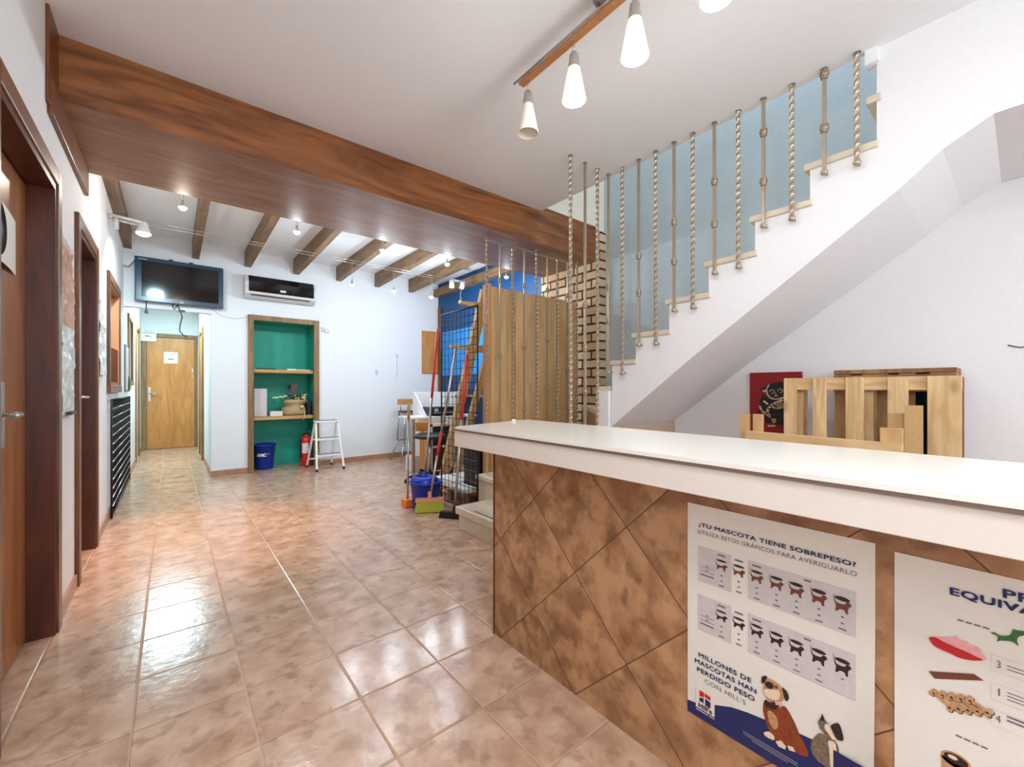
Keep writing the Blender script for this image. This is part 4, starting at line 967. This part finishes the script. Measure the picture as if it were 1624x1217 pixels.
MB().bar((2.82, 6.25, .75), (2.82, 6.28, .92), .009, n=8).bar((2.96, 6.25, .75), (2.96, 6.28, .92), .009, n=8).build('back_support', 'steel', bs)
MB().box(2.78, 3.04, 6.27, 6.29, .86, .95, bev=.006).build('backrest', 'orange', bs)

# leaning pine stand
ps = thing('pine_stand', 'tall raw pine post with cross arms leaning against the board panel', 'stand', (2.42, 3.8, 0))
MB().bar((2.45, 4.30, 0), (2.43, 3.40, 2.10), .10, .045).build('post', 'pine', ps)
MB().bar((2.62, 4.32, 0), (2.60, 3.36, 1.98), .07, .04).build('rear_post', 'pine', ps)
for z, y in ((1.93, 3.47), (1.52, 3.65)):
    MB().prism([(2.17, y-.03, z+.01), (2.70, y-.03, z-.03), (2.70, y-.03, z+.06), (2.17, y-.03, z+.035)], (0, .05, 0)).build('cross_arm', 'pineY', ps)
# things on the floor behind the mesh
cr = thing('wooden_crate', 'low wooden crate behind the wire grid carrying white packages', 'crate', (2.45, 3.7, 0))
for i in range(3): MB().box(2.15, 2.20, 3.33+i*.27, 3.40+i*.27, .0, .10).box(2.62, 2.67, 3.33+i*.27, 3.40+i*.27, 0, .10).build('block', 'dpine', cr)
for i in range(5): MB().box(2.13, 2.70, 3.32+i*.135, 3.41+i*.135, .10, .118).build('slat', 'dpine', cr)
for (x0, x1, y0, y1, z0, z1, lb) in ((2.14, 2.285, 3.34, 3.59, .119, .165, 'flat white package nearest the step on the low crate'), (2.16, 2.55, 3.60, 3.96, .119, .19, 'larger white package at the far end of the low crate')):
    tag(MB().box(x0, x1, y0, y1, z0, z1, bev=.006).build('white_package', 'white'), lb, 'package', 'packages on the low crate')
bc = thing('slatted_box', 'black slatted box standing on the low crate behind the wire grid', 'box', (2.5, 3.5, .12))
MB().box(2.30, 2.54, 3.32, 3.59, .119, .62, bev=.004).build('body', 'black', bc)
for i in range(4): MB().box(2.292, 2.30, 3.33, 3.58, .20+i*.105, .205+i*.105).build('slat_line', 'greyink', bc)

# ================================================================== cleaning tools
bk = thing('mop_bucket', 'bright blue mop bucket with wringer beside the stair', 'bucket', (1.85, 3.55, 0))
MB().lathe((1.85, 3.55, 0), [(0, .003), (.105, .003), (.112, .012), (.140, .235), (.150, .238), (.150, .252), (.136, .252), (.108, .02), (0, .016)], 32).build('body', 'bluep', bk)
MB().lathe((1.84, 3.56, 0), [(.128, .235), (.125, .275), (.10, .295), (.075, .30), (.07, .265), (.045, .20), (0, .19)], 24).build('wringer', 'bluep', bk)
MB().tube([(1.85+.155*math.cos(t/10*PI), 3.55-.155*math.sin(t/10*PI), .245-.035*math.sin(t/10*PI)) for t in range(11)], .005).build('bail_handle', 'black', bk)
mp = thing('mop', 'mop with red and silver handle standing in the blue bucket', 'mop', (1.87, 3.54, .21))
a, b_ = Vector((1.85, 3.57, .27)), Vector((2.02, 3.625, 1.70))
md = a.lerp(b_, .53)
MB().bar(a, md, .0115, n=12).build('handle', 'steel', mp)
MB().bar(md, b_, .0125, n=12).build('grip', 'redh', mp, 'red upper half of the handle')
MB().lathe((1.85, 3.57, 0), [(0, .30), (.014, .33), (.02, .30), (.045, .27), (.05, .235), (0, .23)], 14).build('socket', 'bluep', mp)
br = thing('broom', 'broom with lime bristles and silver handle leaning on the wire grid', 'broom', (1.80, 3.38, 0))
a, b_ = Vector((1.815, 3.40, .13)), Vector((2.03, 3.30, 1.49))
MB().bar(a, a.lerp(b_, .28), .0115, n=12).bar(a.lerp(b_, .44), b_, .0115, n=12).build('handle', 'steel', br)
MB().bar(a.lerp(b_, .28), a.lerp(b_, .44), .0135, n=12).build('grip', 'redh', br, 'red sleeve low on the handle')
u_ = Vector((.22, -.13, 0)).normalized(); w_ = Vector((-u_.y, u_.x, 0))
def bx(mb, c, L_, Wd, z0, z1, flare=0, m=0):
    for sgn in (0,):
        top = [c+u_*(sx*L_/2)+w_*(sy*Wd/2)+Vector((0, 0, z1)) for sx, sy in ((-1, -1), (1, -1), (1, 1), (-1, 1))]
        bot = [c+u_*(sx*(L_/2+flare))+w_*(sy*(Wd/2+flare*.6))+Vector((0, 0, z0)) for sx, sy in ((-1, -1), (1, -1), (1, 1), (-1, 1))]
        mb.poly(top, m); mb.poly(bot[::-1], m)
        for i in range(4): mb.poly([bot[i], bot[(i+1) % 4], top[(i+1) % 4], top[i]], m)
c0 = Vector((1.81, 3.395, 0))
mb = MB(); bx(mb, c0, .25, .05, .10, .13); mb.lathe((1.813, 3.40, 0), [(.016, .19), (.02, .13)], 12); mb.build('head', 'coral', br)
mb = MB()
for i in range(20): bx(mb, c0+u_*(-.112+i*.0118), .0095, .044, .004+.008*((i*7) % 3)/2, .10, .003); bx(mb, c0+u_*(-.112+i*.0118)*1.08, .008, .05, .006, .06, .005)
mb.build('bristles', 'bristle', br)
sq = thing('black_broom', 'broom with dark head and long red-topped handle beside the first stair step', 'broom', (1.90, 3.12, 0))
a, b_ = Vector((1.895, 3.11, .06)), Vector((2.03, 3.12, 1.42))
MB().bar(a, a.lerp(b_, .58), .0115, n=12).build('handle', 'steel', sq)
MB().bar(a.lerp(b_, .58), b_, .0135, n=12).build('grip', 'redh', sq, 'red upper half of the handle')
mb = MB(); u_ = Vector((.16, -.20, 0)).normalized(); w_ = Vector((-u_.y, u_.x, 0)); bx(mb, Vector((1.885, 3.12, 0)), .22, .05, .0, .055, .008); mb.lathe((1.895, 3.11, 0), [(.014, .10), (.02, .05)], 12); mb.build('head', 'black', sq)
dp = thing('long_handled_dustpan', 'orange dustpan on a long silver pole left of the blue bucket', 'dustpan', (1.74, 3.68, 0))
MB().box(1.69, 1.80, 3.64, 3.74, 0, .075, bev=.008).build('pan', 'orangep', dp)
MB().bar((1.735, 3.69, .07), (1.735, 3.67, .83), .010, n=12).build('pole', 'steel', dp)
MB().bar((1.735, 3.67, .83), (1.735, 3.667, .955), .0135, n=12).ball((1.735, 3.667, .955), .0135).build('grip', 'shelfw', dp, 'wooden top grip')

# ================================================================== behind the counter: painting, pallets
pa = thing('cat_painting', 'red canvas painted with a black and cream cat on the right wall', 'painting', (3.59, 1.21, .76))
MB().box(3.58, 3.608, 1.035, 1.388, .755, 1.243, bev=.003).build('canvas', 'canvas_red', pa)
fx = lambda k: (lambda y, z: Vector((3.5795-.0006*k, y, z)))
mb = MB()
def pp(k, pts, m): mb.poly([fx(k)(y, z) for y, z in pts], m)
pp(1, [(1.294, 1.077), (1.259, 1.044), (1.208, 1.028), (1.14, 1.051), (1.10, 1.0), (1.12, .90), (1.16, .84), (1.228, .849), (1.274, .852), (1.279, 0.925), (1.341, 0.927), (1.31, 0.957), (1.315, 1.014)], 0)
pp(1, [(1.269, 1.071), (1.32, 1.111), (1.259, 1.145), (1.208, 1.166), (1.159, 1.166), (1.11, 1.15), (1.10, 1.09), (1.131, 1.045), (1.199, 1.030), (1.238, 1.038)], 0)
def stroke(pts, w, m, k=2):
    for (a, b_), (c, d_) in zip(pts, pts[1:]):
        v = Vector((c-a, d_-b_)); n_ = Vector((-v.y, v.x)).normalized()*w/2; e = v.normalized()*w*.3
        pp(k, [(a+n_.x-e.x, b_+n_.y-e.y), (c+n_.x+e.x, d_+n_.y+e.y), (c-n_.x+e.x, d_-n_.y+e.y), (a-n_.x-e.x, b_-n_.y-e.y)], m)
stroke([(1.250, 1.145), (1.266, 1.115), (1.262, 1.075), (1.238, 1.045), (1.20, 1.035), (1.15, 1.05)], .010, 1)
for cy_ in (1.228, 1.172): stroke([(cy_+.016*math.cos(t*PI/6), 1.095+.013*math.sin(t*PI/6)+(.006 if cy_ < 1.2 else 0)) for t in range(10)], .006, 1, 3)
stroke([(1.205, 1.085), (1.20, 1.07), (1.208, 1.063), (1.20, 1.058), (1.19, 1.065)], .005, 1, 3)
pp(2, [(1.30, 1.105), (1.268, 1.11), (1.262, 1.088), (1.285, 1.09)], 1)
stroke([(1.16, 1.03), (1.22, 1.0), (1.255, .965), (1.262, .93), (1.248, .91)], .018, 1); stroke([(1.315, .98), (1.30, .945), (1.27, .92), (1.245, .90)], .012, 1)
stroke([(1.285, 1.02), (1.26, 1.0)], .014, 1); stroke([(1.24, .985), (1.20, .965), (1.16, .975), (1.14, 1.0)], .012, 1)
pp(3, [(1.22, 1.0), (1.185, 1.015), (1.15, 1.01), (1.15, .985), (1.19, .975)], 2)
pp(3, [(1.235, .885), (1.20, .89), (1.20, .86), (1.22, .85)], 3); stroke([(1.255, .83), (1.21, .832)], .012, 1)
mb.build('cat_figure', ['fig_black', 'fig_cream', 'olive', 'orange'], pa, 'black cat shape with cream outlines')

pf = thing('pallet', 'light raw pallet standing upright behind the counter, nearest the viewer', 'pallet', (3.2, .6, 0), 'pallets against the right wall')
def lean(x): return x
for i, (y0, y1) in enumerate(((.935, 1.005), (.775, .845), (.595, .680), (.405, .490), (.205, .330))):
    MB().box(3.13, 3.152, y0, y1, 0, 1.186-.003*(i % 2), bev=.002).build('slat', 'pine', pf)
for z in (1.11, .60, .03): MB().box(3.153, 3.185, .205, 1.005, z, z+.075, bev=.002).build('cross_board', 'pineY', pf)
for y0 in (.21, .56, .91): MB().box(3.186, 3.27, y0, y0+.09, 0, 1.18).build('stringer', 'dpine' if y0 < .3 else 'pine', pf)
MB().box(3.271, 3.29, .205, .29, 0, 1.18).build('rear_slat', 'dpine', pf)
pb = thing('pallet', 'darker taller pallet box leaning behind the raw one at the wall', 'pallet', (3.45, .5, 0), 'pallets against the right wall')
MB().box(3.31, 3.58, .235, .78, 1.21, 1.235, bev=.002).build('top_board', 'dpine', pb)
MB().box(3.31, 3.33, .235, .78, 1.10, 1.2).build('rail', 'dpine', pb)
for y0, y1 in ((.70, .78), (.52, .64), (.40, .47), (.235, .34)): MB().box(3.331, 3.35, y0, y1, 0, 1.21).build('front_board', 'panel', pb)
MB().box(3.56, 3.58, .235, .78, 0, 1.209).build('back_board', 'tvframe', pb, 'dark blue rear board')
MB().box(3.351, 3.559, .235, .255, 0, 1.209).box(3.351, 3.559, .76, .78, 0, 1.209).build('side_board', 'dpine', pb)
tr = thing('wooden_rail_frame', 'low frame of planed wood with upright ends standing in front of the pallets', 'frame', (2.6, .7, 0))
for y, h in ((1.035, .968), (.965, .972), (.392, .935)):
    MB().box(2.585, 2.61, y-.028 if y > .5 else y-.04, y+.022 if y > .5 else y+.04, 0, h, bev=.002).build('upright', 'panel', tr)
MB().bar((2.565, 1.01, .85), (2.565, .35, .842), .05, .05).build('rail', 'pineY', tr)
MB().bar((2.66, 1.01, .30), (2.66, .35, .30), .05, .05).build('lower_rail', 'pineY', tr)
MB().box(2.555, 2.68, .36, .42, .0, .06).box(2.555, 2.68, .98, 1.04, .0, .06).build('foot', 'panel', tr)
tag(MB().box(3.02, 3.04, .335, .405, 0, 1.03).build('plank_offcut', 'cardb'), 'tall narrow tan board propped between the frame and pale pallet', 'board', 'offcuts beside the pallets')
tag(MB().box(3.05, 3.07, .412, .475, 0, .985).build('plank_offcut', 'panel'), 'shorter tan offcut board left of the tall narrow one', 'board', 'offcuts beside the pallets')

# ================================================================== left wall things
sg = thing('door_sign', 'curved white sign with black edge on the nearest brown door', 'sign', (XL-.07, 2.3, 1.58))
mb = MB(); n = 14
for i in range(n):
    f = lambda k: (XL-.073+.016*math.sin(PI*k/n)+.004, 1.99+(.60)*k/n)
    (xa, ya), (xb, yb_) = f(i), f(i+1)
    zt = lambda y: 1.795; zb = lambda y: 1.578
    mb.poly([(xa, ya, 1.578), (xb, yb_, 1.578), (xb, yb_, 1.795), (xa, ya, 1.795)])
mb.build('plate', 'paper', sg)
mb = MB(); mb.lathe((XL-.05, 2.27, 1.69), [(0, .0), (.0999, .0), (.10, .002)], 28, M4=Matrix.Rotation(PI/2, 4, 'Y')); mb.build('symbol', 'black', sg, 'round black mark')
mb = MB()
def crumple(x, y0, y1, z0, z1, ny, nz, amp, mats):
    vs = [[mb.bm.verts.new((x+random.uniform(0, amp), y0+(y1-y0)*i/ny+random.uniform(-.006, .006), z0+(z1-z0)*j/nz)) for i in range(ny+1)] for j in range(nz+1)]
    for j in range(nz):
        for i in range(ny):
            f = mb.bm.faces.new((vs[j][i], vs[j][i+1], vs[j+1][i+1], vs[j+1][i])); f.material_index = mats(j/nz)
po3 = thing('plastic_wrapped_poster', 'long crumpled plastic-wrapped poster on the left wall between the two brown doors', 'poster', (XL+.01, 3.05, .99))
crumple(XL+.004, 2.90, 3.25, 1.43, 1.87, 8, 12, .015, lambda t: 0 if t < .85 else 1); mb.build('picture', ['fleshtone', 'silver'], po3, 'crinkled upper picture in grey and salmon')
mb = MB(); crumple(XL+.004, 2.91, 3.26, .985, 1.43, 8, 14, .016, lambda t: 0); mb.build('foil', 'silver', po3, 'creased silvery lower part')
MB().box(XL+.001, XL+.03, 3.05, 3.22, .985, 1.0).build('holder', 'black', po3)
mb = MB(); crumple(XL+.004, 4.30, 4.62, 1.22, 1.78, 6, 12, .022, lambda t: 0 if t < .7 else 1)
tag(mb.build('plastic_wrapped_poster', ['silver', 'paper']), 'small silvery wrapped sheet on the left wall between second door and hatch', 'poster')
pm = thing('wall_picture', 'narrow picture with green foot on the left wall past the hatch', 'picture', (XL, 6.8, 1.05))
MB().box(XL+.001, XL+.012, 6.58, 7.0, 1.08, 1.63).build('frame', 'greyink', pm); MB().box(XL+.012, XL+.016, 6.60, 6.98, 1.10, 1.61).build('print', 'lightgrey', pm)
MB().ball((XL+.022, 6.93, 1.18), .05, sx=.3, sz=2.0).build('green_figure', 'green', pm)
def note(mbn, x0, x1, z0, z1, y, lines):
    t = thing('paper_sign', mbn, 'sign', ((x0+x1)/2, y, z0), 'printed notes at the corridor end')
    MB().box(x0, x1, y-.002, y, z0, z1).build('sheet', 'paper', t)
    mb = MB()
    for (a, b_, c, d_) in lines: mb.poly([(x0+(x1-x0)*a, y-.003, z0+(z1-z0)*c), (x0+(x1-x0)*b_, y-.003, z0+(z1-z0)*c), (x0+(x1-x0)*b_, y-.003, z0+(z1-z0)*d_), (x0+(x1-x0)*a, y-.003, z0+(z1-z0)*d_)])
    mb.build('print', 'greyink', t)
note('white paper notice covering the upper left corner of the corridor door frame', -.418, -.21, 1.975, 2.19, 10.05, ((.22, .48, .86, .90), (.54, .80, .85, .89), (.08, .92, .68, .73), (.28, .52, .38, .48), (.56, .68, .36, .44)))
note('white paper note in a clear sleeve in the middle of the oak corridor door', -.105, .10, 1.585, 1.795, 10.08, ((.15, .55, .80, .84), (.57, .85, .78, .82), (.48, .52, .56, .60), (.30, .70, .32, .42)))
o = MB().tube([(3.606, .06, 1.36), (3.60, .02, 1.345), (3.60, -.1, 1.345), (3.606, -.25, 1.35)], .003).build('wall_cable', 'greyink')
tag(o, 'thin grey wire on the white wall at the right picture edge', 'cable')
for o in bpy.data.objects:
    if '_org' in o.keys(): del o['_org']
